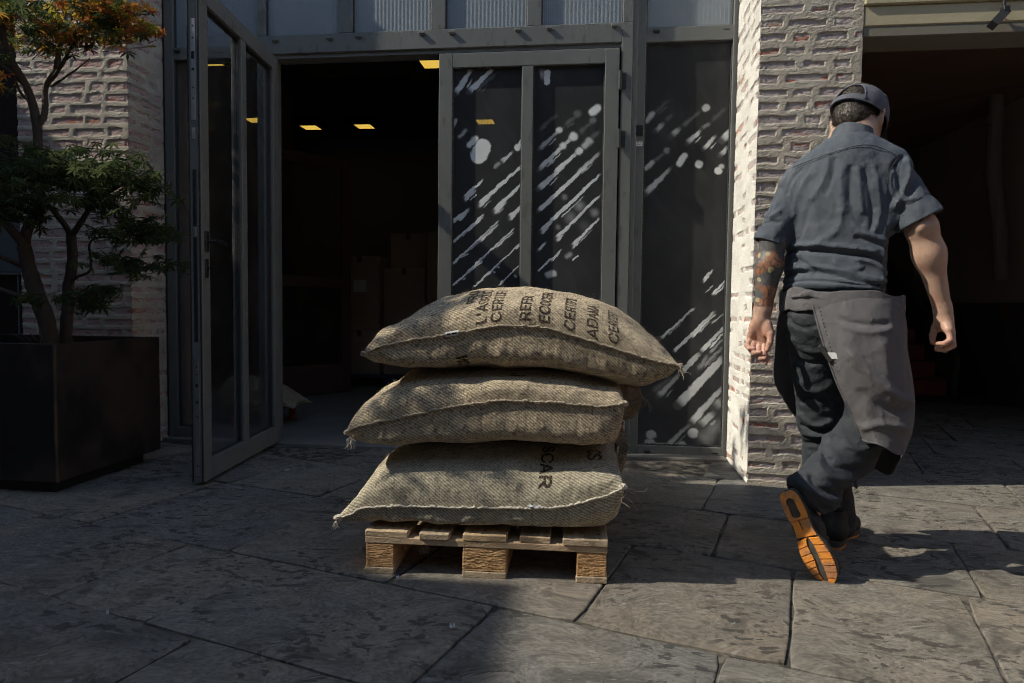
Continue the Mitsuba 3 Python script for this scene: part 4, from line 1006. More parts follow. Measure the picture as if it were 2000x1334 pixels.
BR = [([(-2.841, 3.2, 1.775), (-2.81, 3.22, 1.864), (-2.826, 3.24, 1.933), (-2.83, 3.25, 1.992), (-2.783, 3.25, 2.052), (-2.76, 3.26, 2.147), (-2.751, 3.28, 2.298), (-2.719, 3.3, 2.523), (-2.65, 3.3, 2.85)], .016, .006),
      ([(-2.75, 3.3, 1.228), (-2.786, 3.28, 1.314), (-2.823, 3.25, 1.381), (-2.87, 3.2, 1.502)], .017, .008), ([(-2.75, 3.3, 1.228), (-2.699, 3.28, 1.266), (-2.649, 3.25, 1.298), (-2.521, 3.2, 1.393), (-2.391, 3.15, 1.445), (-2.2, 3.1, 1.50)], .016, .005),
      ([(-2.756, 3.3, .966), (-2.69, 3.28, 1.02), (-2.601, 3.25, 1.053), (-2.578, 3.22, 1.181), (-2.467, 3.2, 1.213), (-2.31, 3.15, 1.181)], .009, .003),
      ([(-2.84, 3.2, .88), (-2.93, 3.1, .93), (-3.06, 3.0, 1.0), (-3.2, 2.9, 1.05)], .013, .007), ([(-2.90, 3.2, 1.05), (-3.0, 3.1, 1.12), (-3.15, 3.0, 1.22)], .012, .006),
      ([(-2.87, 3.17, 1.97), (-2.97, 3.1, 2.07), (-3.1, 3.0, 2.2), (-3.2, 2.9, 2.5)], .012, .005), ([(-2.80, 3.25, 2.02), (-2.68, 3.2, 2.10), (-2.55, 3.12, 2.16), (-2.35, 3.05, 2.22), (-2.18, 3.0, 2.24)], .010, .003),
      ([(-2.80, 3.25, 1.99), (-2.70, 3.22, 2.02), (-2.62, 3.2, 2.05), (-2.5, 3.15, 2.09)], .007, .002), ([(-2.86, 3.2, 1.90), (-2.93, 3.2, 1.95), (-2.95, 3.18, 2.05), (-2.97, 3.15, 2.15)], .008, .003),
      ([(-2.93, 3.05, 2.42), (-2.9, 2.7, 2.62), (-2.9, 2.3, 2.8), (-2.88, 1.85, 2.95)], .012, .005), ([(-2.85, 3.21, 1.5), (-2.75, 3.1, 1.55), (-2.6, 3.0, 1.58), (-2.4, 2.95, 1.6), (-2.25, 2.9, 1.58)], .009, .003),
      ([(-2.86, 3.22, 1.4), (-2.95, 3.0, 1.48), (-3.0, 2.85, 1.5)], .008, .003)]
for p_, a, b in BR:
    limb('branch', p_, a, b, .008)
# a palmate leaf with seven toothed lobes, folded a little along each lobe
def maple_leaf():
    lob = [(-128, .42, .10), (-82, .74, .13), (-40, .94, .14), (0, 1.06, .15), (40, .94, .14), (82, .74, .13), (128, .42, .10)]
    V, F = [[0, 0, 0]], []
    def pol(a, r, z): return [r * math.sin(math.radians(a)), r * math.cos(math.radians(a)), z]
    for k, (a, r, w) in enumerate(lob):
        i = len(V)
        V += [pol(a - 17, r * .33, .015), pol(a - 10, r * .62, .01), pol(a, r, -.10 * r), pol(a + 10, r * .62, .01), pol(a + 17, r * .33, .015), pol(a, r * .55, -.045)]
        F += [[0, i + 5, i], [0, i + 4, i + 5], [i, i + 5, i + 1], [i + 1, i + 5, i + 2], [i + 5, i + 3, i + 2], [i + 5, i + 4, i + 3]]
    return np.array(V, float), np.array(F)
LV, LF = maple_leaf()
def leaf_mat(key, a, b, t):
    col = proc(lambda p, n, uv: mix(a, b, noise(p.x * 11, p.y * 11, p.z * 11)))
    scene[key] = {'type': 'principledthin', 'base_color': col, 'roughness': .33, 'diff_trans': t, 'specular': .5} if False else {'type': 'principledthin', 'base_color': col, 'roughness': .33, 'diff_trans': t}
    return key
leaf_mat('leaf_green', (.058, .088, .040), (.115, .150, .065), .85)
leaf_mat('leaf_yellow', (.30, .33, .06), (.46, .36, .06), 1.0)
leaf_mat('leaf_orange', (.46, .20, .045), (.56, .29, .055), 1.0)
leaf_mat('leaf_red', (.28, .08, .045), (.42, .15, .05), .9)
r_ = np.random.default_rng(91)
leaves = []           # centre, rotation, size, colour
def spray(c, rad, n, hue, droop=.25):
    c = np.asarray(c, float)
    tw = r_.uniform(0, 6.28)
    axis = np.array([math.cos(tw), math.sin(tw), 0])
    for _ in range(n):
        th, rr = r_.uniform(0, 6.28), math.sqrt(r_.random()) * rad
        p = c + np.array([math.cos(th) * rr, math.sin(th) * rr, r_.normal(0, rad * .13) - droop * rr * rr / rad])
        yaw = th + r_.normal(0, .7)
        tilt, roll = r_.normal(.45, .35), r_.normal(0, .45)
        cy, sy, ct, st_, cr, sr = math.cos(yaw), math.sin(yaw), math.cos(tilt), math.sin(tilt), math.cos(roll), math.sin(roll)
        Rz = np.array([[cy, -sy, 0], [sy, cy, 0], [0, 0, 1]]) @ np.array([[0, 1, 0], [-1, 0, 0], [0, 0, 1.0]]).T @ np.array([[1, 0, 0], [0, ct, st_], [0, -st_, ct]]) @ np.array([[cr, 0, sr], [0, 1, 0], [-sr, 0, cr]])
        leaves.append((p, Rz, r_.uniform(.040, .064), hue(p)))
    return c
green = lambda p: 'leaf_green'
def mixed(p):
    k = r_.random()
    return 'leaf_green' if k < .62 else ('leaf_yellow' if k < .80 else ('leaf_red' if k < .92 else 'leaf_orange'))
def autumn(p):
    k = r_.random()
    return 'leaf_green' if k < .18 else ('leaf_yellow' if k < .42 else ('leaf_red' if k < .58 else 'leaf_orange'))
def cluster(c, e, nsp, hue, rad=.13, n=13):
    for _ in range(nsp):
        q = r_.normal(0, .5, 3); q = q / max(1, np.linalg.norm(q)) if np.linalg.norm(q) > 1 else q
        spray(np.asarray(c) + q * np.asarray(e), r_.uniform(.7, 1.25) * rad, n, hue)
# the crown in view
cluster((-2.88, 3.12, 2.30), (.30, .30, .16), 17, mixed)
cluster((-2.55, 3.12, 2.26), (.26, .25, .13), 17, mixed)
cluster((-2.24, 3.06, 2.255), (.15, .16, .07), 11, autumn, .10, 12)
cluster((-2.42, 3.04, 2.20), (.20, .16, .06), 6, autumn, .10, 11)
cluster((-3.02, 3.05, 1.98), (.16, .2, .12), 5, mixed)
cluster((-2.90, 3.05, 1.53), (.28, .28, .15), 24, green)
cluster((-2.55, 3.02, 1.50), (.24, .26, .17), 24, green)
cluster((-2.25, 2.98, 1.48), (.17, .2, .17), 17, green)
cluster((-2.84, 3.0, 1.36), (.22, .2, .09), 10, green)
cluster((-2.30, 3.10, 1.27), (.20, .18, .08), 11, green)
cluster((-2.28, 3.10, 1.10), (.20, .15, .06), 9, green, .11, 11)
cluster((-2.78, 3.02, .93), (.08, .10, .03), 2, green, .10, 10)
cluster((-2.46, 3.08, .92), (.15, .12, .05), 8, green, .11, 11)
n_view = len(leaves)
# the crown above and in front of the frame
cluster((-2.8, 3.2, 2.75), (.45, .4, .3), 20, mixed)
cluster((-2.7, 3.1, 3.15), (.35, .35, .25), 8, mixed)
cluster((-2.9, 1.87, 2.94), (.20, .17, .25), 20, mixed, .12, 18)
cluster((-2.88, 1.70, 2.60), (.2, .10, .22), 6, mixed, .09, 12)
cluster((-3.3, 2.7, 2.2), (.3, .4, .4), 12, mixed)
def leaf_mesh(ls):
    V = np.concatenate([(LV * s) @ R.T + p for p, R, s, _ in ls]); n = len(LV)
    Fm = (LF[None] + (np.arange(len(ls)) * n)[:, None, None]).reshape(-1, 3)
    return TM(V, Fm)
near = sorted(range(n_view), key=lambda i: np.linalg.norm(leaves[i][0] - CAM))[:290]
nset = set(near)
for i in near:
    part(tr, 'leaf', leaf_mesh([leaves[i]]), leaves[i][3])
for h in ('leaf_green', 'leaf_yellow', 'leaf_orange', 'leaf_red'):
    ls = [l for i, l in enumerate(leaves) if l[3] == h and i not in nset]
    part(tr, 'foliage', leaf_mesh(ls), h, kind='stuff')
# twigs carrying the leaves
tw = []
for i in range(0, len(leaves), 4):
    p = leaves[i][0]; d = np.array([-2.8, 3.15, p[2] - .05]) - p; d /= np.linalg.norm(d)
    tw.append(tube(np.array([p, p + d * .05 + [0, 0, -.004], p + d * .12]), [.0012, .0016, .002], 4, cap=False))
part(tr, 'twigs', cat(*tw), 'bark', kind='stuff')
# dry stalks in the planter
part(pt, 'dry_stalk', cat(*[tube(np.array([(-2.72 + .02 * k, 2.95 + .01 * k, .64), (-2.70 + .03 * k, 2.94, .70), (-2.66 + .05 * (k - 2), 2.93, .735)]), .0025, 5) for k in range(4)]), 'rust_edge', kind='stuff')
# neighbouring window left of the brick pier
nw = thing('side_window', 'dark window with thin pale bars behind the maple at the far left', 'window')
part(nw, 'frame', cat(box(-5.2, -3.49, 4.22, 4.3, 0, 4.2, 0)), 'frame_dark')
part(nw, 'pane', box(-5.2, -3.49, 4.18, 4.20, .05, 4.1, 0), mat('dark_glass', pbr((.012, .014, .018), .08)))
for x in (-3.86, -3.80):
    part(nw, 'bar', box(x, x + .012, 4.15, 4.17, .05, 1.06, .002), 'frame_paint')
part(nw, 'sill', box(-5.2, -3.49, 4.14, 4.179, 1.06, 1.075, .002), 'frame_paint')
part(nw, 'blind', box(-5.2, -3.49, 4.165, 4.178, 1.08, 1.62, .002), mat('blind_grey', pbr((.10, .11, .125), .7)))

# ------------------------------------------------------------------ scraps on the ground
mat('paper', pbr((.55, .56, .57), .8))
def scrap(x, y, r, lab, seed, z=.006, up=.012):
    q = np.random.default_rng(seed)
    a, b = np.meshgrid(np.linspace(-1, 1, 7), np.linspace(-1, 1, 6), indexing='ij')
    P = np.stack([a * r, b * r * .5, np.abs(q.normal(0, up * .5, a.shape))], -1)
    P[..., :2] += q.normal(0, r * .12, a.shape + (2,))
    an = q.uniform(0, 3)
    R = np.array([[math.cos(an), -math.sin(an), 0], [math.sin(an), math.cos(an), 0], [0, 0, 1]])
    m = grid_mesh(P @ R.T + [x, y, z])
    scene[(k := thing('paper_scrap', lab, 'litter'))] = mikit.ply(m, 'paper', smooth=True)
scrap(-.375, 1.80, .011, 'crumpled white scrap on the joint in the foreground, at the shadow edge', 61)
scrap(-1.36, 1.74, .006, 'tiny white scrap on a joint at the left foreground', 62)
scrap(-.585, 2.30, .026, 'white plastic scrap under the left end of the pallet', 63, .02, .03)
scrap(-.62, 2.10, .008, 'tiny white flake on the ground just before the left pallet block', 64)
scrap(.47, 3.62, .018, 'pale flake on the dusty ground below the streaked window', 65, .004, .006)
scrap(.39, 3.62, .010, 'small pale flake left of another below the streaked window', 66, .004, .006)
scrap(-1.62, 3.42, .010, 'tiny pale chip on the dark ground before the doorway', 67, .004, .006)

# ------------------------------------------------------------------ the walking man
# body axes: s to his right, t the way he walks, z up; origin on the ground under the pelvis
BO = np.array([.87, 2.55, 0.0]); bt = np.array([.4, .917, 0.0]); bt /= np.linalg.norm(bt); bs = np.array([bt[1], -bt[0], 0.0])
BM = np.stack([bs, bt, [0, 0, 1.0]])
def to_world(v): return np.asarray(v) @ BM + BO
def capsule(P, a, b, r1, r2):
    a, b = np.asarray(a, float), np.asarray(b, float)
    ab = b - a; L2 = ab @ ab
    t = np.clip(((P - a) @ ab) / L2, 0, 1)
    return np.linalg.norm(P - a - t[..., None] * ab, axis=-1) - (r1 + (r2 - r1) * t)
def ellip(P, c, r, R=None):
    q = P - np.asarray(c, float)
    if R is not None: q = q @ R
    r = np.asarray(r, float)
    k = np.linalg.norm(q / r, axis=-1)
    return (k - 1) * r.min() if False else k * (k - 1) / (np.linalg.norm(q / r ** 2, axis=-1) + 1e-9)
def smin(a, b, k):
    h = np.clip(.5 + .5 * (b - a) / k, 0, 1)
    return b * (1 - h) + a * h - k * h * (1 - h)
def smax(a, b, k): return -smin(-a, -b, k)
def surface_net(fn, lo, hi, h):
    lo, hi = np.asarray(lo, float), np.asarray(hi, float)
    n = np.ceil((hi - lo) / h).astype(int) + 1
    ax = [lo[i] + h * np.arange(n[i]) for i in range(3)]
    G = np.stack(np.meshgrid(*ax, indexing='ij'), -1)
    D = fn(G)
    # close the field at the border
    for a in range(3):
        for e in (0, -1):
            sl = [slice(None)] * 3; sl[a] = e
            D[tuple(sl)] = np.maximum(D[tuple(sl)], h * .5)
    S = D < 0
    c = lambda A, i, j, k: A[i:n[0] - 1 + i, j:n[1] - 1 + j, k:n[2] - 1 + k]
    cs = [(i, j, k) for i in (0, 1) for j in (0, 1) for k in (0, 1)]
    cnt = sum(c(S, *q).astype(np.int8) for q in cs)
    act = (cnt > 0) & (cnt < 8)
    I = np.argwhere(act)
    acc, w = np.zeros((len(I), 3)), np.zeros(len(I))
    for a in cs:
        for k in range(3):
            if a[k] == 0:
                b = list(a); b[k] = 1
                ia, ib = I + a, I + b
                da, db = D[tuple(ia.T)], D[tuple(ib.T)]
                m = (da < 0) != (db < 0)
                t = np.where(m, da / np.where(m, da - db, 1), 0)
                p = np.asarray(a, float)[None].repeat(len(I), 0); p[:, k] = t
                acc += p * m[:, None]; w += m
    V = lo + h * (I + acc / w[:, None])
    idx = -np.ones(act.shape, int); idx[tuple(I.T)] = np.arange(len(I))
    F = []
    for k in range(3):
        a, b = [(1, 2), (2, 0), (0, 1)][k]
        sl0, sl1 = [slice(None)] * 3, [slice(None)] * 3
        sl0[k], sl1[k] = slice(0, -1), slice(1, None)
        cross = S[tuple(sl0)] != S[tuple(sl1)]
        E = np.argwhere(cross)
        E = E[(E[:, a] > 0) & (E[:, a] < n[a] - 1) & (E[:, b] > 0) & (E[:, b] < n[b] - 1)]
        ins = S[tuple(E.T)]
        def at(da, db):
            q = E.copy(); q[:, a] += da; q[:, b] += db
            return idx[tuple(q.T)]
        q = np.stack([at(-1, -1), at(0, -1), at(0, 0), at(-1, 0)], 1)
        q[~ins] = q[~ins][:, ::-1]
        F.append(q)
    q = np.concatenate(F)
    return TM(V, np.vstack([q[:, [0, 1, 2]], q[:, [0, 2, 3]]]))
def relax(m, it=4):
    return trimesh.smoothing.filter_taubin(m, lamb=.5, nu=.53, iterations=it)
def vnormals(m):
    f, v = m.faces, m.vertices
    n = np.zeros_like(v); fn = np.cross(v[f[:, 1]] - v[f[:, 0]], v[f[:, 2]] - v[f[:, 0]])
    for k in range(3): np.add.at(n, f[:, k], fn)
    return n / (np.linalg.norm(n, axis=1, keepdims=True) + 1e-12)
def poly_dist(Q, pts):
    d = np.full(len(Q), 9.0)
    pts = np.asarray(pts, float)
    c = catmull(pts, 24) if len(pts) > 2 else pts
    for a, b in zip(c[:-1], c[1:]):
        ab = b - a
        t = np.clip(((Q - a) @ ab) / (ab @ ab + 1e-12), 0, 1)
        d = np.minimum(d, np.linalg.norm(Q - a - t[:, None] * ab, axis=1))
    return d
def folds(m, lst, sel, axes=(0, 2)):
    """lst: (polyline in the chosen axes, height, width); raised along each line where sel(vertices)"""
    N, w = vnormals(m), sel(m.vertices)
    h = np.zeros(len(m.vertices))
    Q = m.vertices[:, axes]
    for pts, amp, wid in lst:
        h += amp * np.exp(-(poly_dist(Q, pts) / wid) ** 2)
    m.vertices = m.vertices + N * (h * w)[:, None]
    return m
def ripple(m, f, amp, seed, stretch=(1, 1, 1), oct=3):
    N = vnormals(m)
    m.vertices = m.vertices + N * ((meshkit.fbm(m.vertices * f * np.asarray(stretch, float), oct, seed) - .5) * amp)[:, None]
    return m

# --- cloth and skin
def cloth_fn(a, b, f=9, dust=0.0):
    def fn(p, n, uv):
        c = mix(a, b, fbm(p.x * f, p.y * f, p.z * f, 4))
        c = c * (.92 + .16 * fbm(p.x * 420, p.y * 420, p.z * 420, 2))
        return mix(c, (.30, .30, .30), dust * smoothstep(.55, .8, fbm(p.x * 14, p.y * 14, p.z * 11, 4)))
    return fn
weave = lambda p, n, uv: fbm(p.x * 500, p.y * 500, p.z * 500, 2)
def crease(p, n, uv):
    a = 1 - dr.abs(2 * fbm(p.x * 22 + p.z * 9, p.y * 22, p.z * 15, 4) - 1)
    return .8 * a + .10 * fbm(p.x * 420, p.y * 420, p.z * 420, 2)
mat('shirt_cloth', bump(pbr(proc(cloth_fn((.056, .070, .094), (.073, .088, .113), 8, .10)), .85, sheen=.4), crease, .009))
mat('trouser_cloth', bump(pbr(proc(cloth_fn((.020, .025, .033), (.030, .036, .047), 9, .05)), .8, sheen=.3), crease, .010))
mat('apron_cloth', bump(pbr(proc(cloth_fn((.100, .097, .107), (.130, .125, .135), 7, .08)), .9, sheen=.4), crease, .008))
mat('cap_cloth', bump(pbr(proc(cloth_fn((.082, .090, .118), (.108, .116, .145), 20, .1)), .85, sheen=.4), crease, .004))
mat('seam_dark', pbr((.030, .032, .038), .9)); mat('seam_grey', pbr((.17, .16, .17), .9)); mat('pink_cloth', pbr((.55, .16, .24), .8))
def skin_base(p):
    c = mix((.44, .285, .215), (.52, .345, .265), fbm(p.x * 25, p.y * 25, p.z * 25, 3))
    red = smoothstep(.50, .75, fbm(p.x * 38 + 3, p.y * 38, p.z * 30, 3))
    c = mix(c, (.46, .20, .155), .38 * red)
    hands = 1 - smoothstep(.80, .90, p.z)
    return mix(c, (.50, .235, .175), .45 * hands)
def skin_fn(p, n, uv):
    c = skin_base(p)
    # the inked left forearm
    on = (1 - smoothstep(.675, .70, p.x)) * smoothstep(.895, .905, p.z) * (1 - smoothstep(1.145, 1.155, p.z))
    wx = p.z * 1.0 + .02 * (fbm(p.x * 40, p.y * 40, p.z * 40, 2) - .5)
    wy = dr.atan2(p.y - 2.57, p.x - .62) * .045 + .02 * (fbm(p.x * 45, p.y * 45, p.z * 45 + 9, 2) - .5)
    d1, d2, k = mikit.voronoi(wx * 32, wy * 30)
    ring = dr.abs(dr.sin(d1 * 11.0 + 3 * fbm(p.x * 60, p.y * 60, p.z * 60, 2)))
    line = 1 - smoothstep(.05, .13, d2 - d1)
    big = fbm(p.x * 13, p.y * 13, p.z * 17, 2)
    t = mix((.30, .115, .050), (.050, .075, .092), smoothstep(.36, .50, big))
    t = mix(t, (.42, .33, .14), smoothstep(.72, .80, k) * (1 - smoothstep(.25, .33, d1)))
    t = mix(t, (.030, .042, .055), dr.maximum(line, smoothstep(.90, .97, ring) * .6))
    t = mix(t, (.34, .38, .36), .55 * smoothstep(.60, .66, k) * smoothstep(.18, .22, d1) * (1 - smoothstep(.26, .30, d1)))
    return mix(c, t, on * .88)
mat('skin', bump(pbr(proc(skin_fn), .48, specular=.45, sheen=.1), lambda p, n, uv: fbm(p.x * 120, p.y * 120, p.z * 90, 3), .0007))
mat('hair', bump(pbr(proc(lambda p, n, uv: mix((.022, .017, .014), (.055, .042, .034), fbm(p.x * 260, p.y * 260, p.z * 60, 2))), .5), lambda p, n, uv: fbm(p.x * 380, p.y * 380, p.z * 90, 2), .003))
mat('shoe_black', bump(pbr((.022, .022, .024), .6), lambda p, n, uv: noise(p.x * 500, p.y * 500, p.z * 500), .001))
mat('shoe_trim', pbr((.10, .10, .105), .5))
mat('sole_orange', bump(pbr(proc(lambda p, n, uv: mix((.80, .30, .05), (.46, .22, .11), smoothstep(.42, .66, fbm(p.x * 22, p.y * 22, p.z * 22, 4)))), .55), lambda p, n, uv: fbm(p.x * 140, p.y * 140, p.z * 140, 2), .002))
mat('sole_dark', pbr(proc(lambda p, n, uv: mix((.035, .035, .036), (.10, .09, .075), fbm(p.x * 50, p.y * 50, p.z * 50, 3))), .7))

pm = thing('person', 'man walking away in grey cap, dark shirt and grey apron, orange shoe sole raised', 'person')

# --- body: one continuous figure
HR_ = trimesh.transformations.euler_matrix(math.radians(-24), math.radians(0), math.radians(-22))[:3, :3]      # head bowed and turned to his right
HC = np.array([.022, .102, 1.573])
def hl(p): return HC + HR_ @ np.asarray(p, float)
def head_fn(P):
    q = (P - HC) @ HR_
    d = ellip(q, (0, -.012, .030), (.076, .098, .095))
    d = smin(d, ellip(q, (0, .028, -.045), (.062, .070, .085)), .03)          # face and jaw
    d = smin(d, ellip(q, (0, .075, -.095), (.030, .026, .022)), .03)          # chin
    d = smin(d, capsule(q, (0, .092, .010), (0, .112, -.030), .010, .015), .012)      # nose
    d = smin(d, ellip(q, (0, .085, .028), (.045, .014, .010)), .015)           # brow
    d = smin(d, ellip(q, (0, .088, -.062), (.024, .010, .008)), .010)          # lips
    for s in (-1, 1):
        d = smax(d, -ellip(q, (s * .030, .094, .010), (.016, .012, .010)), .010)
        d = smin(d, ellip(q, (s * .030, .080, .010), (.013, .013, .011)), .004)  # eyes in their sockets
        e = ellip(q, (s * .083, -.012, -.008), (.011, .021, .035), trimesh.transformations.euler_matrix(.25, 0, s * .45)[:3, :3])
        e = smax(e, -ellip(q, (s * .093, -.004, -.004), (.008, .012, .021)), .005)
        d = smin(d, e, .006)
    d = smin(d, capsule(P, (0, .005, 1.415), hl((0, -.030, -.045)), .062, .056), .03)
    for s in (-1, 1):
        d = smin(d, capsule(P, (s * .075, .0, 1.415), hl((s * .035, -.03, -.05)), .03, .03), .04)
    return d
head = surface_net(head_fn, (-.14, -.09, 1.38), (.19, .27, 1.74), .0036)
def arm_l(P):
    d = capsule(P, (-.205, -.03, 1.28), (-.232, -.075, 1.135), .034, .042)
    d = smin(d, capsule(P, (-.232, -.075, 1.135), (-.240, -.080, 1.05), .043, .047), .02)
    d = smin(d, capsule(P, (-.240, -.080, 1.05), (-.256, -.088, .895), .046, .030), .02)
    d = smin(d, capsule(P, (-.256, -.088, .895), (-.260, -.090, .862), .029, .026), .015)
    return d
FL = [((-.300, -.070, .786), (-.306, -.098, .757), (-.294, -.117, .748), (-.277, -.121, .749), .0095), ((-.284, -.072, .776), (-.289, -.103, .740), (-.274, -.121, .733), (-.254, -.124, .737), .0103),
      ((-.266, -.074, .771), (-.266, -.102, .731), (-.254, -.115, .714), (-.239, -.118, .716), .0105), ((-.248, -.076, .773), (-.246, -.096, .734), (-.240, -.105, .713), (-.237, -.110, .699), .0100)]
def hand_l(P):
    d = capsule(P, (-.258, -.090, .880), (-.264, -.088, .845), .026, .025)
    pal = 9.0
    for a, b, r in (((-.262, -.088, .850), (-.298, -.073, .790), .0155), ((-.262, -.088, .850), (-.282, -.073, .780), .0150), ((-.262, -.087, .850), (-.265, -.074, .777), .0150), ((-.260, -.087, .850), (-.249, -.076, .779), .0150)):
        pal = smin(pal, capsule(P, a, b, .020, r), .012) if not isinstance(pal, float) else capsule(P, a, b, .020, r)
    d = smin(d, pal, .015)
    d = smin(d, ellip(P, (-.237, -.100, .822), (.017, .017, .032)), .010)       # ball of the thumb
    d = smin(d, ellip(P, (-.291, -.093, .818), (.013, .013, .030)), .012)
    for a, b, c_, e, r in FL:
        f = smin(smin(capsule(P, a, b, r * 1.08, r), capsule(P, b, c_, r, r * .93), .003), capsule(P, c_, e, r * .93, r * .80), .003)
        d = smin(d, f, .0045)
    th = smin(smin(capsule(P, (-.238, -.098, .838), (-.224, -.108, .803), .0165, .0130), capsule(P, (-.224, -.108, .803), (-.224, -.117, .772), .0125, .0112), .004), capsule(P, (-.224, -.117, .772), (-.231, -.121, .746), .0112, .0085), .003)
    return smin(d, th, .006)
def arm_r(P):
    d = capsule(P, (.175, -.008, 1.29), (.226, -.022, 1.170), .038, .043)
    d = smin(d, ellip(P, (.224, -.064, 1.168), (.015, .014, .018)), .010)      # elbow
    d = smin(d, capsule(P, (.228, -.018, 1.165), (.252, .0, 1.080), .042, .0435), .04)
    d = smin(d, capsule(P, (.252, .0, 1.085), (.298, .045, .900), .0435, .0265), .04)
    return smin(d, capsule(P, (.298, .045, .910), (.302, .050, .872), .0270, .0250), .01)
FR = [((.318, .014, .826), (.323, .004, .797), (.306, .000, .784), (.289, .003, .783), .0092), ((.325, .032, .818), (.331, .024, .782), (.309, .020, .767), (.288, .022, .766), .0100),
      ((.328, .051, .815), (.333, .046, .777), (.310, .042, .762), (.287, .043, .763), .0102), ((.324, .071, .820), (.328, .068, .786), (.307, .066, .772), (.288, .066, .773), .0098)]
def hand_r(P):
    d = capsule(P, (.301, .048, .890), (.304, .050, .860), .0255, .0245)
    pal = None
    for a, b, r in (((.304, .046, .862), (.317, .016, .830), .0145), ((.305, .048, .862), (.323, .033, .823), .0148), ((.305, .052, .862), (.325, .051, .821), .0148), ((.304, .056, .862), (.321, .069, .825), .0145)):
        pal = capsule(P, a, b, .021, r) if pal is None else smin(pal, capsule(P, a, b, .021, r), .012)
    d = smin(d, pal, .014)
    d = smin(d, ellip(P, (.293, .070, .848), (.015, .018, .028)), .010)
    for a, b, c_, e, r in FR:
        f = smin(smin(capsule(P, a, b, r * 1.08, r), capsule(P, b, c_, r, r * .93), .003), capsule(P, c_, e, r * .93, r * .80), .003)
        d = smin(d, f, .0045)
    th = smin(smin(capsule(P, (.292, .074, .862), (.281, .078, .836), .0155, .0125), capsule(P, (.281, .078, .836), (.274, .072, .809), .0120, .0108), .004), capsule(P, (.274, .072, .809), (.275, .066, .785), .0108, .0085), .003)
    return smin(d, th, .006)
LL = [(-.085, 0, .86), (-.072, .10, .47), (-.015, .195, .10)]
RL = [(.070, .0, .86), (.092, .075, .475), (-.052, -.185, .290)]
def trunk_fn(P):
    d = smin(ellip(P, (-.02, .02, 1.26), (.140, .090, .17)), ellip(P, (-.015, .01, .98), (.125, .085, .18)), .05)
    d = smin(d, capsule(P, (-.135, .01, 1.345), (.10, .01, 1.36), .04, .04), .04)
    d = smin(d, capsule(P, (0, .01, 1.36), (.004, .03, 1.46), .06, .055), .03)
    d = smin(d, capsule(P, (.115, .01, 1.36), (.18, -.008, 1.28), .035, .036), .02); d = smin(d, capsule(P, (-.145, .01, 1.34), (-.206, -.032, 1.27), .035, .030), .02)
    for A in (LL, RL):
        d = smin(d, smin(capsule(P, A[0], A[1], .085, .055), capsule(P, A[1], A[2], .052, .036), .03), .05)
    d = smin(d, capsule(P, LL[2], (0, .23, .05), .036, .03), .02)
    return smin(d, capsule(P, RL[2], (-.06, -.20, .20), .036, .03), .02)
pieces = [relax(head, 3), relax(surface_net(lambda P: smin(arm_l(P), hand_l(P), .012), (-.345, -.16, .68), (-.16, .02, 1.36), .0026), 2),
          relax(surface_net(lambda P: smin(arm_r(P), hand_r(P), .012), (.10, -.10, .74), (.36, .11, 1.40), .0028), 2), relax(surface_net(trunk_fn, (-.33, -.33, .0), (.30, .33, 1.53), .012), 2)]
def solid(m):
    return manifold3d.Manifold(manifold3d.Mesh(np.asarray(m.vertices, np.float32), np.asarray(m.faces, np.uint32)))
ms = [solid(p) for p in pieces]
if all(x.status() == manifold3d.Error.NoError and x.num_tri() > 0 for x in ms):
    mm = manifold3d.Manifold.batch_boolean(ms, manifold3d.OpType.Add).to_mesh()
    body = TM(mm.vert_properties[:, :3], mm.tri_verts)
else:
    print('body pieces', [str(x.status()) for x in ms])
    body = cat(*pieces)
part(pm, 'body', TM(to_world(body.vertices), body.faces), 'skin', smooth=True)
# nails on the visible thumb and fingers
# --- hair: cropped, tapering at the nape
def hair_fn(P):
    q = (P - HC) @ HR_
    d = ellip(q, (0, -.012, .030), (.0795, .1015, .0985))
    d = smin(d, ellip(q, (0, -.062, -.030), (.058, .045, .052)), .035)
    d = smax(d, -(q[..., 2] + .088 - 6 * q[..., 0] ** 2 * 1.0 + .012), .01)    # V at the nape
    d = smax(d, q[..., 1] - .055 + .0 * q[..., 2], .01)
    d = smax(d, -(q[..., 2] + .014 + np.clip(-.015 - q[..., 1], 0, .1) * 1.05), .012)      # cut above the ears
    return d
hair = ripple(relax(surface_net(hair_fn, (-.1, -.06, 1.44), (.15, .24, 1.74), .004), 2), 130, .004, 3)
part(pm, 'hair', TM(to_world(hair.vertices), hair.faces), 'hair', smooth=True)
r = np.random.default_rng(8)
hn = vnormals(hair); ids = r.choice(len(hair.vertices), 2600)
hm = []
for i in ids:
    p, n_ = hair.vertices[i], hn[i]
    dirn = n_ * .5 + HR_ @ np.array([0, -.25, -1.0]) * .8 + r.normal(0, .18, 3)
    hm.append(tube(np.array([p - n_ * .001, p + dirn * .004, p + dirn * .008]), [.0006, .0005, .0003], 3, cap=False))
hm = cat(*hm)
part(pm, 'hair_strands', TM(to_world(hm.vertices), hm.faces), 'hair', kind='stuff')
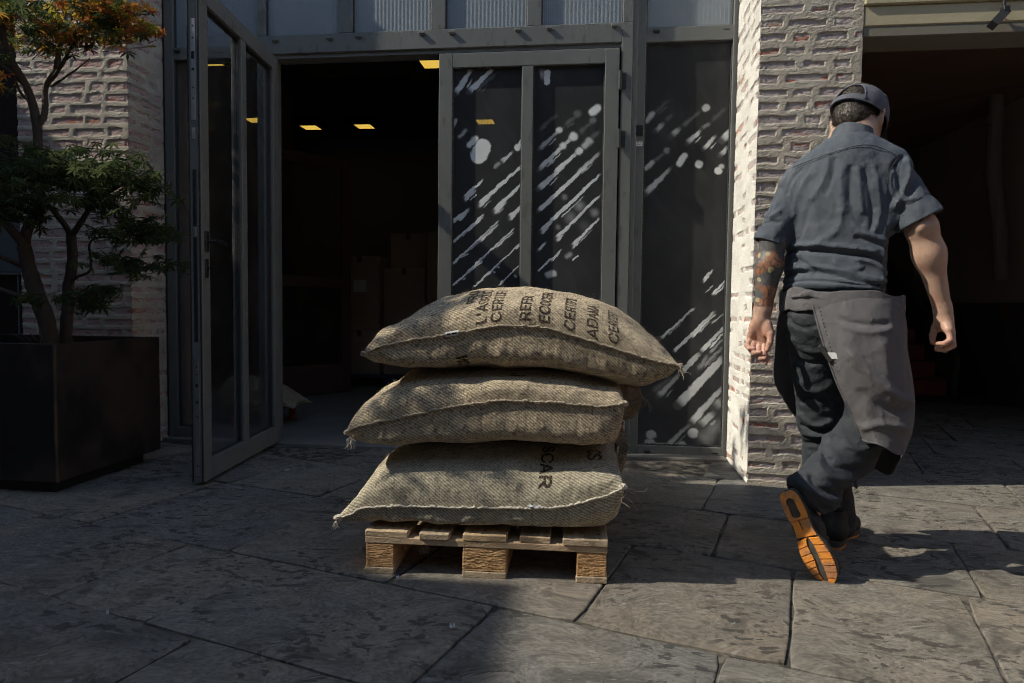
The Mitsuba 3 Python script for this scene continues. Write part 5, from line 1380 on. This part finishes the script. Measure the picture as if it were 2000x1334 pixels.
# --- cap: crown with a back opening, strap, peak
az, el = np.meshgrid(np.linspace(-np.pi, np.pi, 121), np.linspace(0, 1, 40), indexing='ij')      # az = 0 is the back
def crown(off):
    ph = el * np.pi / 2
    back = np.cos(az)
    zb = .004 + .000 * back - .012 * np.clip(-back, 0, 1)
    R_ = np.stack([(.0935 + off) * np.sin(az) * np.cos(ph) ** .72, -.014 - (.1115 + off) * np.cos(az) * np.cos(ph) ** .72, zb + (.100 + off) * np.sin(ph) ** .92], -1)
    R_ += (meshkit.fbm(R_ * 26, 3)[..., None] - .5) * .010 * np.sin(ph * 1.2)[..., None] * np.array([.5, .5, 1])
    return R_
hole = (np.abs(az) / .62) ** 2 + ((el - .10) / .40) ** 2 < 1
keep = ~(hole[:-1, :-1] & hole[1:, 1:])
def cut(G, flip):
    nu, nv = G.shape[:2]
    i, j = np.meshgrid(np.arange(nu - 1), np.arange(nv - 1), indexing='ij')
    i, j = i[keep], j[keep]
    q = np.stack([i * nv + j, (i + 1) * nv + j, (i + 1) * nv + j + 1, i * nv + j + 1], -1)
    if flip: q = q[:, ::-1]
    return TM(G.reshape(-1, 3), np.vstack([q[:, [0, 1, 2]], q[:, [0, 2, 3]]]))
def local(m): return TM(to_world(HC + m.vertices @ HR_.T), m.faces)
outer, inner = crown(.0), crown(-.0022)
rim = []
for (G, H) in ((outer, inner),):
    rim.append(grid_mesh(np.stack([G[:, 0], H[:, 0]], 1)))
TILT = trimesh.transformations.rotation_matrix(math.radians(8), [0, 1, 0])[:3, :3]
def caploc(m): return local(TM(m.vertices @ TILT.T + [0, 0, .004], m.faces))
part(pm, 'cap', caploc(cat(cut(outer, False), cut(inner, True), *rim)), 'cap_cloth', smooth=True, label='grey baseball cap with a back opening')
# rolled edge round the opening and along the bottom
edge = []
for a in np.linspace(-np.pi * .5, np.pi * .5, 40):
    A_, E_ = .62 * np.sin(a), .10 + .40 * np.cos(a)
    edge.append([(.0945) * np.sin(A_) * np.cos(E_ * np.pi / 2) ** .72, -.014 - .1125 * np.cos(A_) * np.cos(E_ * np.pi / 2) ** .72, .004 + .101 * np.sin(E_ * np.pi / 2) ** .92])
part('person__cap', 'hem', caploc(tube(np.array(edge), .0024, 8)), 'cap_cloth', smooth=True)
band = np.linspace(-np.pi, np.pi, 90)
part('person__cap', 'hem', caploc(tube(np.c_[.0945 * np.sin(band), -.014 - .1125 * np.cos(band), .004 - .012 * np.clip(-np.cos(band), 0, 1)], .0024, 8, cap=False)), 'cap_cloth', smooth=True)
sb = np.linspace(-.72, .66, 30)
st_g = np.stack([np.stack([(.0965 + o) * np.sin(sb), -.014 - (.1140 + o) * np.cos(sb), np.full_like(sb, zz) + .006 * (sb + .2)], -1) for o, zz in ((0, .000), (.002, .001), (.002, .019), (0, .020), (-.002, .019), (-.002, .001), (0, .000))], 1)
part('person__cap', 'strap', caploc(grid_mesh(st_g)), 'cap_cloth', smooth=30)
for k in range(6):       # seams between the panels
    a = np.pi / 6 + k * np.pi / 3
    if abs((a + np.pi) % (2 * np.pi) - np.pi) < .6: continue
    t_ = np.linspace(.02, .97, 24) * np.pi / 2
    part('person__cap', 'seam', caploc(tube(np.stack([.0945 * np.sin(a) * np.cos(t_) ** .72, -.014 - .1125 * np.cos(a) * np.cos(t_) ** .72, .004 + .101 * np.sin(t_) ** .92], -1), .0012, 6)), 'seam_grey', smooth=True)
part('person__cap', 'button', caploc(moved(trimesh.creation.icosphere(subdivisions=2, radius=.006), (0, -.014, .104))), 'cap_cloth', smooth=True)
pu, pv = np.meshgrid(np.linspace(-1, 1, 24), np.linspace(0, 1, 10), indexing='ij')
pa = pu * 1.05
def peak(o):
    rad = 1 + pv * .72 * (1 - .35 * np.abs(pu) ** 2.5)
    return np.stack([.086 * np.sin(pa) * 1.08 * (1 + pv * .10), -.014 + .109 * np.cos(pa) * 1.0 + pv * .072 * np.cos(pa * .8), -.010 + o - .030 * np.abs(pu) ** 2 * pv - .018 * pv], -1)
pk_ = cat(grid_mesh(peak(.0018)), grid_mesh(peak(-.0018), flip=True), grid_mesh(np.stack([peak(.0018)[:, -1], peak(-.0018)[:, -1]], 1)))
part('person__cap', 'peak', caploc(pk_), 'cap_cloth', smooth=40)

# --- shirt
def shirt_fn(P):
    z = P[..., 2]
    d = ellip(P, (-.008, .012, 1.275), (.208, .130, .215))
    d = smin(d, ellip(P, (.004, .010, 1.06), (.206, .132, .20)), .07)
    d = smin(d, capsule(P, (-.150, .005, 1.352), (.118, .005, 1.383), .058, .058), .05)
    d = smin(d, capsule(P, (-.02, .015, 1.455), (-.135, .005, 1.37), .052, .05), .04); d = smin(d, capsule(P, (.02, .015, 1.458), (.112, .005, 1.395), .052, .05), .04)
    d = smin(d, ellip(P, (.0, -.005, 1.40), (.10, .10, .10)), .05); d = smin(d, capsule(P, (.0, .0, 1.42), (.006, .030, 1.495), .074, .066), .022)
    # sleeves
    d = smin(d, capsule(P, (.122, .0, 1.372), (.205, -.012, 1.225), .068, .066), .022)
    d = smin(d, capsule(P, (-.165, .0, 1.345), (-.234, -.064, 1.150), .062, .054), .022)
    d = smin(d, ellip(P, (.002, .008, .980), (.212, .146, .055)), .03)
    d = smax(d, .938 - z + .008 * np.sin(P[..., 0] * 22), .012)
    d = smax(d, z - 1.503 + .45 * (P[..., 1] + .02), .004)
    # sleeve ends and the hollow of the collar
    sr = (P - np.array([.214, -.014, 1.212])) @ (np.array([.087, -.012, -.143]) / np.linalg.norm([.087, -.012, -.143]))
    d = np.where((P[..., 0] > .13) & (z < 1.32), smax(d, sr, .006), d)
    sl = (P - np.array([-.240, -.068, 1.148])) @ (np.array([-.074, -.058, -.177]) / np.linalg.norm([-.074, -.058, -.177]))
    d = np.where((P[..., 0] < -.205) & (z < 1.22), smax(d, sl, .006), d)
    return smax(d, -capsule(P, (.0, .010, 1.45), (.008, .050, 1.56), .058, .064), .004)
shirt = surface_net(shirt_fn, (-.34, -.20, .93), (.32, .22, 1.52), .0048)
shirt = relax(shirt, 2)
back = lambda v: np.clip((.02 - v[:, 1]) / .05, 0, 1)
tors = lambda v: back(v) * np.clip((.185 - v[:, 0]) / .02, 0, 1) * np.clip((v[:, 0] + .222) / .02, 0, 1)
shirt = ripple(shirt, 9, .010, 11, (1, 1, .45)); shirt = ripple(shirt, 30, .0045, 12, (1.3, 1, .5)); shirt = ripple(shirt, 70, .0020, 13, (1, 1, .6))
shirt = folds(shirt, [([(-0.055, 1.42), (-0.059, 1.368), (-0.078, 1.311), (-0.101, 1.277)], 0.0060, 0.0110), ([(-.035, 1.40), (-.042, 1.34), (-.06, 1.29)], -0.0039, 0.0085),
    ([(0.017, 1.369), (0.016, 1.291), (0.026, 1.225), (0.055, 1.18)], -0.0066, 0.0102), ([(-.006, 1.37), (-.010, 1.29), (0, 1.22)], 0.0044, 0.0110), ([(.04, 1.36), (.047, 1.29), (.055, 1.22)], 0.0055, 0.0085),
    ([(0.057, 1.357), (0.075, 1.287), (0.085, 1.213), (0.083, 1.161)], -0.0055, 0.0076), ([(.083, 1.37), (.098, 1.30), (.105, 1.22), (.095, 1.16)], 0.0055, 0.0093),
    ([(-0.009, 1.218), (-0.016, 1.166), (-0.055, 1.132), (-0.113, 1.107)], 0.0072, 0.0136), ([(-0.198, 1.1), (-0.083, 1.095), (0.019, 1.08), (0.098, 1.065), (0.137, 1.034)], -0.0128, 0.0085),
    ([(-0.198, 1.118), (-0.083, 1.115), (0.019, 1.101), (0.098, 1.086)], 0.0080, 0.0093), ([(-0.187, 1.012), (-0.06, 1.018), (0.062, 0.987), (0.143, 0.97)], -0.0096, 0.0068), ([(-.19, 1.03), (-.06, 1.037), (.062, 1.007), (.143, .99)], 0.0072, 0.0093),
    ([(-0.199, 0.982), (-0.079, 0.992), (0.023, 0.980), (0.14, 0.968)], -0.0072, 0.0051), ([(0.048, 1.154), (0.096, 1.135), (0.134, 1.122)], 0.0060, 0.0076), ([(.04, 1.135), (.09, 1.117), (.135, 1.10)], -0.0072, 0.0068),
    ([(-0.154, 1.072), (-0.081, 1.029)], -0.0072, 0.0068), ([(-.16, 1.055), (-.10, 1.02)], 0.0056, 0.0076), ([(-0.143, 1.384), (-0.172, 1.355), (-0.189, 1.306)], -0.0044, 0.0076), ([(-.12, 1.36), (-.15, 1.30), (-.165, 1.22)], 0.0039, 0.0102),
    ([(.05, 1.06), (.10, 1.045), (.13, 1.02)], 0.0072, 0.0085), ([(-.02, 1.05), (.02, 1.03), (.06, 1.035)], 0.0064, 0.0102), ([(-.11, 1.25), (-.13, 1.18), (-.15, 1.13)], -0.0028, 0.0102)], tors)
slr = lambda v: np.clip((v[:, 0] - .125) / .02, 0, 1) * np.clip((.06 - v[:, 1]) / .05, 0, 1)
shirt = folds(shirt, [([(0.165, 1.398), (0.142, 1.375), (0.126, 1.347), (0.124, 1.296), (0.126, 1.236)], -.012, .008), ([(0.173, 1.393), (0.185, 1.341), (0.173, 1.292), (0.150, 1.235)], .012, .010), ([(0.148, 1.375), (0.156, 1.331), (0.165, 1.275)], -.010, .008),
    ([(.20, 1.37), (.205, 1.33), (.19, 1.27)], -.006, .010), ([(.14, 1.24), (.18, 1.255), (.215, 1.26)], .007, .010)], slr)
sll = lambda v: np.clip((-.19 - v[:, 0]) / .02, 0, 1)
shirt = folds(shirt, [([(-.20, 1.36), (-.225, 1.30), (-.225, 1.25)], .008, .009), ([(-.215, 1.33), (-.235, 1.27), (-.25, 1.22)], -.008, .008), ([(-.21, 1.24), (-.24, 1.225), (-.262, 1.23)], .008, .009), ([(-.21, 1.20), (-.235, 1.205), (-.265, 1.20)], -.007, .007)], sll)
part(pm, 'shirt', TM(to_world(shirt.vertices), shirt.faces), 'shirt_cloth', smooth=True)
def on_back(pts, off=.001, m=None):
    """drop points given as (s, z) onto the back of a garment"""
    m = m or shirt
    c = catmull(np.asarray(pts, float), 60)
    out = []
    for s_, z_ in c:
        near_ = np.where((np.abs(m.vertices[:, 0] - s_) < .009) & (np.abs(m.vertices[:, 2] - z_) < .009))[0]
        if len(near_): out.append([s_, m.vertices[near_][:, 1].min() - off, z_])
    return np.array(out)
yk = on_back([(-0.175, 1.395), (-0.106, 1.415), (-0.055, 1.424), (-0.001, 1.436), (0.058, 1.444), (0.104, 1.432), (0.146, 1.405)])
part('person__shirt', 'seam', (lambda m: TM(to_world(m.vertices), m.faces))(tube(yk, .0013, 6)), 'seam_dark', smooth=True)
asm = on_back([(0.150, 1.395), (0.138, 1.37), (0.128, 1.345), (0.127, 1.31)])
if len(asm) > 3: part('person__shirt', 'seam', (lambda m: TM(to_world(m.vertices), m.faces))(tube(asm, .0012, 6)), 'seam_dark', smooth=True)
def cuff(c0, axis, r1, r2, L, seed):
    """a thick rolled-up cuff, uneven, open at the end"""
    axis = np.asarray(axis, float) / np.linalg.norm(axis)
    a = np.cross(axis, [0.1, 1, 0]); a /= np.linalg.norm(a); b = np.cross(axis, a)
    th = np.linspace(0, 2 * np.pi, 61)[:-1]
    prof = [(-.004, .88), (.000, 1.0), (.010, 1.05), (.45, 1.07), (.80, 1.10), (.97, 1.10), (1.0, 1.06), (.98, .97), (.6, .93), (.2, .90), (.0, .87)]
    G = np.zeros((60, len(prof), 3))
    for j, (x, k) in enumerate(prof):
        tilt = .16 * L * np.sin(th + .6)
        R = (r1 + (r2 - r1) * x) * k
        R = R * (1 + .10 * (meshkit.fbm(np.c_[np.cos(th) * 1.6, np.sin(th) * 1.6, np.full(60, seed + x * 2.2)], 3) - .5) * 2)
        G[:, j] = np.asarray(c0) + axis * (x * L + tilt * (.3 + .7 * x))[:, None] + (np.cos(th) * R)[:, None] * a + (np.sin(th) * R)[:, None] * b
    m = grid_mesh(G, wrap_u=True)
    for _ in range(1): m = m.subdivide()
    m = relax(m, 2)
    return ripple(m, 38, .006, seed)
for m in (cuff((.190, -.010, 1.243), (.072, -.010, -.110), .065, .070, .062, 4), cuff((-.233, -.063, 1.172), (-.045, -.05, -.177), .050, .052, .046, 9)):
    part('person__shirt', 'cuff', TM(to_world(m.vertices), m.faces), 'shirt_cloth', smooth=True)
# collar band
th = np.linspace(0, 2 * np.pi, 73)[:-1]
cg = []
for zz, k in ((-.014, .0705), (.012, .0690), (.027, .0665), (.029, .0650), (.027, .0632), (-.014, .0655)):
    cg.append(np.stack([.005 + k * np.cos(th) * 1.04, .024 + .40 * zz + k * np.sin(th) * 1.06, 1.482 + zz - .030 * np.sin(th) + .004 * np.cos(th * 3)], -1))
cg = grid_mesh(np.stack(cg, 1), wrap_u=True)
part('person__shirt', 'collar', TM(to_world(cg.vertices), cg.faces), 'shirt_cloth', smooth=True)

# --- trousers
def trouser_fn(P):
    z = P[..., 2]
    d = ellip(P, (-.022, .0, .865), (.172, .125, .135))
    L = smin(capsule(P, LL[0], LL[1], .108, .076), capsule(P, LL[1], LL[2], .074, .070), .03)
    L = smin(L, ellip(P, (-.055, .145, .30), (.076, .078, .13)), .04)
    R = smin(capsule(P, RL[0], RL[1], .108, .082), capsule(P, RL[1], RL[2], .084, .072), .03)
    R = smin(R, ellip(P, (.045, -.04, .385), (.080, .085, .075)), .04)
    # turned-up bunch of cloth over the shoe
    R = smin(R, ellip(P, (-.060, -.195, .270), (.088, .068, .040), trimesh.transformations.euler_matrix(0, .45, 0)[:3, :3]), .03)
    d = smin(d, smin(L, R, .018), .035)
    d = smax(d, z - .957, .004)
    d = smax(d, .062 - z, .008)
    return d
tro = relax(surface_net(trouser_fn, (-.24, -.32, .03), (.23, .33, .98), .0056), 2)
tro = ripple(tro, 11, .010, 21, (.8, .8, 1.3)); tro = ripple(tro, 32, .0055, 22, (.7, .7, 1.8)); tro = ripple(tro, 75, .002, 23, (.7, .7, 1.5))
bk = lambda v: np.clip((.06 - v[:, 1] + np.clip(.8 - v[:, 2], 0, .5) * .25) / .05, 0, 1)
tro = folds(tro, [([(-.17, .86), (-.13, .83), (-.07, .84)], -.006, .008), ([(-.15, .78), (-.10, .745), (-.05, .75)], .008, .011), ([(-.16, .72), (-.11, .70), (-.04, .72)], -.009, .009), ([(-.13, .62), (-.08, .60), (-.03, .63)], .010, .013), ([(-.13, .55), (-.09, .57), (-.04, .55)], -.009, .009),
    ([(-.13, .50), (-.08, .47), (-.03, .49)], .011, .010), ([(-.13, .46), (-.09, .445), (-.03, .46)], -.012, .007), ([(-.12, .43), (-.07, .43), (-.02, .445)], .009, .009), ([(-.12, .39), (-.06, .40)], -.006, .008),
    ([(-.03, .40), (.02, .365), (.07, .36)], -.012, .010), ([(-.04, .37), (.0, .335), (.05, .325)], .012, .012), ([(-.06, .335), (-.02, .30), (.03, .285)], -.013, .009), ([(-.10, .315), (-.05, .29), (.02, .26)], .011, .010), ([(-.12, .285), (-.06, .265), (.0, .235)], -.010, .008),
    ([(-.07, .27), (-.035, .25), (-.02, .22)], .010, .008), ([(.03, .44), (.07, .42), (.11, .43)], .011, .012)], bk)
part(pm, 'trousers', TM(to_world(tro.vertices), tro.faces), 'trouser_cloth', smooth=True)
wb = np.array([(-.024 + .1735 * np.cos(a), .0 + .1265 * np.sin(a), .915) for a in np.linspace(np.pi * 1.02, np.pi * 1.62, 30)])
part('person__trousers', 'waistband_seam', (lambda m: TM(to_world(m.vertices), m.faces))(tube(wb, .0012, 5)), 'seam_grey', smooth=True)
pk2 = grid_mesh(np.stack([np.stack([(-.024 + .178 * np.cos(a), .131 * np.sin(a), z_ + .003 * np.sin(a * 30)) for a in np.linspace(np.pi * 1.25, np.pi * 1.48, 16)]) for z_ in (.936, .944, .950)], 1))
part('person__trousers', 'pink_waistband', TM(to_world(pk2.vertices), pk2.faces), 'pink_cloth', smooth=True)

# --- apron: a long cloth wrapped from the left hip round the front to the back of the right leg
lev = [(.955, [(-.098, -.128), (-.01, -.138), (.092, -.120), (.158, -.065), (.172, .02), (.112, .11), (-.02, .138), (-.14, .10), (-.190, .03)]),
       (.86, [(-.070, -.145), (.02, -.160), (.120, -.138), (.182, -.07), (.192, .03), (.12, .14), (-.02, .178), (-.16, .13), (-.222, .04)]),
       (.75, [(-.035, -.150), (.055, -.165), (.14, -.140), (.200, -.06), (.208, .05), (.13, .17), (-.02, .21), (-.17, .16), (-.230, .055)]),
       (.62, [(.012, -.142), (.09, -.158), (.165, -.125), (.218, -.05), (.222, .07), (.14, .20), (-.02, .25), (-.17, .19), (-.236, .07)]),
       (.50, [(.066, -.118), (.125, -.135), (.182, -.105), (.222, -.04), (.222, .08), (.14, .22), (-.02, .27), (-.16, .21), (-.185, .10)]),
       (.40, [(.092, -.090), (.14, -.110), (.182, -.085), (.205, -.02), (.205, .09), (.13, .23), (-.01, .28), (-.12, .23), (-.145, .13)]),
       (.28, [(.115, -.040), (.145, -.060), (.158, -.040), (.165, .01), (.170, .10), (.11, .23), (.0, .27), (-.09, .24), (-.12, .15)])]
nth, nz_ = 150, 110
rowsA = np.stack([catmull(np.array(p_), nth) for _, p_ in lev], 1)            # theta x levels x 2
zl = np.array([z_ for z_, _ in lev])
from scipy.interpolate import CubicSpline, PchipInterpolator
f_lv = CubicSpline(zl[::-1], rowsA[:, ::-1], axis=1)
tt = np.linspace(0, 1, nth)
# where the hem hangs: low at the back edge, drawn up at the right, lower in front, short at the left
hem = PchipInterpolator([0, .06, .14, .26, .34, .45, .7, .92, 1.0], [.455, .440, .405, .40, .300, .285, .33, .46, .60])(tt)
w_ = np.linspace(0, 1, nz_)
Z = .932 + (hem[:, None] - .932) * w_[None]
AP = np.zeros((nth, nz_, 3))
for i in range(nth):
    xy = f_lv(Z[i])[i]
    AP[i, :, :2] = xy; AP[i, :, 2] = Z[i]
Nn = np.cross(np.gradient(AP, axis=0), np.gradient(AP, axis=1)); Nn /= np.linalg.norm(Nn, axis=-1, keepdims=True) + 1e-12
if (Nn[nth // 4, nz_ // 2] @ np.array([1.0, -.3, 0])) < 0: Nn = -Nn
dv = (meshkit.fbm(AP * np.array([11, 11, 2.6]), 3) - .5) * .026 + (meshkit.fbm(AP * np.array([30, 30, 9]), 3) - .5) * .0055
Q = AP[..., [0, 2]].reshape(-1, 2); fr = np.clip((.02 - AP[..., 1]) / .04, 0, 1).reshape(-1)
hh = np.zeros(len(Q))
for pts, amp, wid in [([(.01, .86), (.07, .845), (.14, .85)], -.006, .010), ([(.02, .835), (.08, .82), (.15, .83)], .005, .011), ([(.05, .74), (.12, .66), (.175, .61), (.214, .588)], .013, .015),
                      ([(.08, .62), (.13, .575), (.20, .562)], -.011, .017), ([(.13, .78), (.15, .68), (.17, .58)], .006, .016), ([(.09, .50), (.14, .515), (.205, .50)], .009, .014), ([(.02, .78), (.06, .68), (.10, .58)], .005, .016)]:
    hh += amp * np.exp(-(poly_dist(Q, pts) / wid) ** 2)
AP = AP + Nn * (dv * np.clip(w_ * 4, .25, 1)[None] + (hh * fr).reshape(nth, nz_))[..., None]
# the lower right corner curls and shows its reverse
cr = np.clip((tt - .02) / .03, 0, 1) * np.clip((.40 - tt) / .05, 0, 1)
cl = (w_[None] ** 8) * cr[:, None]
AP += -cl[..., None] * Nn * .0 + cl[..., None] * np.array([.0, -.030, .012])
A2 = AP - Nn * .0022
rimv = [np.stack([AP[:, -1], A2[:, -1]], 1), np.stack([AP[0], A2[0]], 1), np.stack([AP[-1], A2[-1]], 1), np.stack([AP[:, 0], A2[:, 0]], 1)]
apm = cat(grid_mesh(AP), grid_mesh(A2, flip=True), *[grid_mesh(x) for x in rimv])
part(pm, 'apron', TM(to_world(apm.vertices), apm.faces), 'apron_cloth', smooth=40, label='long grey half apron tied at the waist')
W = lambda m: TM(to_world(m.vertices), m.faces)
for e, rad in ((AP[0], .0036), (AP[:, -1], .0026), (AP[-1], .0028)):
    part('person__apron', 'hem', W(tube(e[::2], rad, 7)), 'apron_cloth', smooth=True)
e = AP[2]
part('person__apron', 'stitching', W(cat(*[tube(np.stack([e[k] + Nn[2, k] * .0024 + [.009, 0, 0], e[k + 1] + Nn[2, k + 1] * .0024 + [.009, 0, 0]]), .0019, 5) for k in range(4, nz_ - 3, 3)])), 'seam_dark', kind='stuff')
# waistband fold and ties
wa = np.linspace(np.pi * .80, np.pi * 2.70, 120)
def wband(z0, z1, r_, hang):
    G = []
    for z_, k in ((z0, 1.0), (z0 + .004, 1.022), ((z0 + z1) / 2, 1.03), (z1 - .004, 1.012), (z1, .985)):
        ph = np.clip((wa - np.pi) / np.pi, 0, 1)
        G.append(np.stack([-.012 + r_ * k * np.cos(wa), .0 + (r_ - .052) * k * np.sin(wa), z_ + hang * (ph - .5) + .004 * np.sin(wa * 5) + (meshkit.fbm(np.c_[wa * 2.5, np.full_like(wa, z_ * 30), np.zeros_like(wa)], 3) - .5) * .026], -1))
    return grid_mesh(np.stack(G, 1))
b1 = wband(.882, .955, .198, -.026)
part('person__apron', 'waistband', W(ripple(b1, 30, .006, 5)), 'apron_cloth', smooth=True)
kn = surface_net(lambda P: smin(ellip(P, (-.105, -.135, .945), (.020, .011, .012)), smin(capsule(P, (-.10, -.136, .944), (-.055, -.142, .928), .008, .006), capsule(P, (-.105, -.136, .942), (-.155, -.112, .936), .008, .006), .006), .006), (-.18, -.17, .90), (-.03, -.09, .98), .004)
part('person__apron', 'tie', W(relax(kn, 2)), 'apron_cloth', smooth=True)
# a clip with a white tag on the back edge, and pencil-like strap
k = int(nz_ * .40)
o = AP[1, k]
tagm = rotz(box(-.002, .030, -.004, .0, -.012, .010, .001), 0); tagm.apply_translation(o + Nn[1, k] * .004)
part('person__apron', 'white_tag', W(tagm), 'tag_white')
clip = box(-.010, .006, -.006, .0, -.03, .035, .002); clip.apply_transform(trimesh.transformations.rotation_matrix(math.radians(-35), [0, 1, 0])); clip.apply_translation(o + Nn[1, k] * .003 + [-.006, 0, .005])
part('person__apron', 'black_clip', W(clip), 'shoe_black')

# --- shoes
def shoe(org, fwd_, up_, lab, flat, light):
    fwd_ = np.asarray(fwd_, float) / np.linalg.norm(fwd_); up_ = np.asarray(up_, float); up_ = up_ - fwd_ * (up_ @ fwd_); up_ /= np.linalg.norm(up_)
    side = np.cross(fwd_, up_)
    M = np.stack([side, fwd_, up_])            # local x (right), y (toe), z (up)
    place_ = lambda m: W(TM(m.vertices @ M + np.asarray(org), m.faces))
    # outline of the right sole, heel at y = 0
    out = [(0, 0), (.024, .004), (.034, .03), (.036, .07), (.033, .11), (.034, .15), (.046, .195), (.052, .235), (.046, .28), (.028, .315), (.004, .328), (-.020, .318), (-.038, .285), (-.046, .24), (-.044, .195), (-.034, .15), (-.030, .11), (-.033, .07), (-.032, .03), (-.022, .004)]
    oc = catmull(np.array(out + out[:1], float), 80)[:-1]
    pg = sg.Polygon(oc).buffer(0)
    def bend(m):
        y = m.vertices[:, 1]
        m.vertices[:, 2] += np.where(y > .215, (y - .215) ** 2 * flat, 0)
        return m
    base = trimesh.creation.extrude_polygon(pg, .020, engine='earcut'); base = TM(base.vertices, base.faces); v, f = trimesh.remesh.subdivide_to_size(base.vertices, base.faces, .02); base = bend(TM(v, f))
    k = part(pm, 'shoe', place_(upper_mesh(bend)), 'shoe_black', smooth=True, label=lab)
    part(k, 'midsole', place_(base), 'sole_dark', smooth=30)
    # tread: heel horseshoe, arch, forefoot lugs in two rows either side of a dark groove
    def lug(poly, z0, z1, m):
        for g_ in getattr(poly, 'geoms', [poly]):
            if g_.area > 2e-5:
                e_ = trimesh.creation.extrude_polygon(g_.simplify(.0004), z1 - z0, engine='earcut'); e_ = TM(e_.vertices, e_.faces)
                v, f = trimesh.remesh.subdivide_to_size(e_.vertices, e_.faces, .02)
                part(k, 'tread', place_(bend(moved(TM(v, f), (0, 0, z0)))), m, smooth=20)
    ins = pg.buffer(-.0015)
    heel = ins.intersection(sg.box(-.06, -.01, .06, .098))
    groove = sg.Polygon(catmull(np.array([(.002, .022), (.014, .032), (.015, .06), (.012, .088), (-.012, .088), (-.014, .06), (-.013, .032), (.002, .022)], float), 40))
    lug(heel.difference(groove), -.010, .0005, 'sole_orange')
    lug(groove.buffer(-.001), -.004, .0005, 'sole_dark')
    lug(ins.intersection(sg.box(-.06, .101, .06, .158)).difference(sg.box(-.004, .10, .0, .135)), -.0045, .0005, 'sole_orange')
    chan = sg.Polygon(catmull(np.array([(.002, .160), (.010, .185), (.010, .23), (.004, .30), (-.004, .322), (-.012, .30), (-.006, .23), (-.008, .185), (.002, .160)], float), 50))
    ys = [.160, .186, .211, .235, .258, .281, .303, .33]
    for a, b in zip(ys[:-1], ys[1:]):
        for sd in (-1, 1):
            slant = .010 * sd
            q_ = sg.Polygon([(0, a + .0018), (sd * .06, a + .0018 + .010), (sd * .06, b - .0018 + .010), (0, b - .0018)])
            lug(ins.intersection(q_).difference(chan.buffer(.0015)), -.0085, .0005, 'sole_orange')
    lug(chan.intersection(ins), -.003, .0005, 'sole_dark')
    # laces and side stripes
    for j, (y0, y1) in enumerate(((.13, .16), (.15, .185), (.17, .21), (.115, .13))):
        for sd in (-1, 1):
            pts = np.array([(sd * .047, y0 + .01, .028), (sd * .0445, (y0 + y1) / 2 + .002, .050), (sd * .032, y1, .072)])
            part(k, 'stripe', place_(tube(catmull(pts, 10), .0020, 5)), 'shoe_trim', smooth=True)
def upper_mesh(bend):
    def fn(P):
        x, y, z = P[..., 0], P[..., 1], P[..., 2]
        d = capsule(P, (.001, .045, .045), (.002, .14, .042), .037, .042)
        d = smin(d, capsule(P, (.002, .14, .040), (.003, .262, .026), .044, .038), .03)
        d = smin(d, ellip(P, (.002, .265, .028), (.047, .060, .033)), .02)
        d = smin(d, capsule(P, (0, .05, .06), (0, .07, .115), .040, .042), .03)
        d = smax(d, .012 - z, .006)
        d = smax(d, z - .128 + .25 * (y - .06), .006)
        return smax(d, -capsule(P, (0, .06, .095), (0, .072, .16), .030, .036), .006)
    m = relax(surface_net(fn, (-.07, -.02, .0), (.07, .35, .15), .0045), 2)
    return bend(ripple(m, 40, .003, 6))
toe, heel_ = np.array([-.004, -.262, .012]), np.array([-.128, -.272, .272])
fw = toe - heel_
# the foot stands on its toe, the sole turned to the viewer
shoe(heel_ + np.array([-.002, .0, .012]), fw, np.array([.12, 1.0, .12]), 'raised right shoe showing its worn orange tread', .9, 1)
shoe(np.array([-.018, .075, .011]), np.array([.12, 1, 0]), np.array([0, 0, 1.0]), 'left shoe flat on the paving', .15, 0)
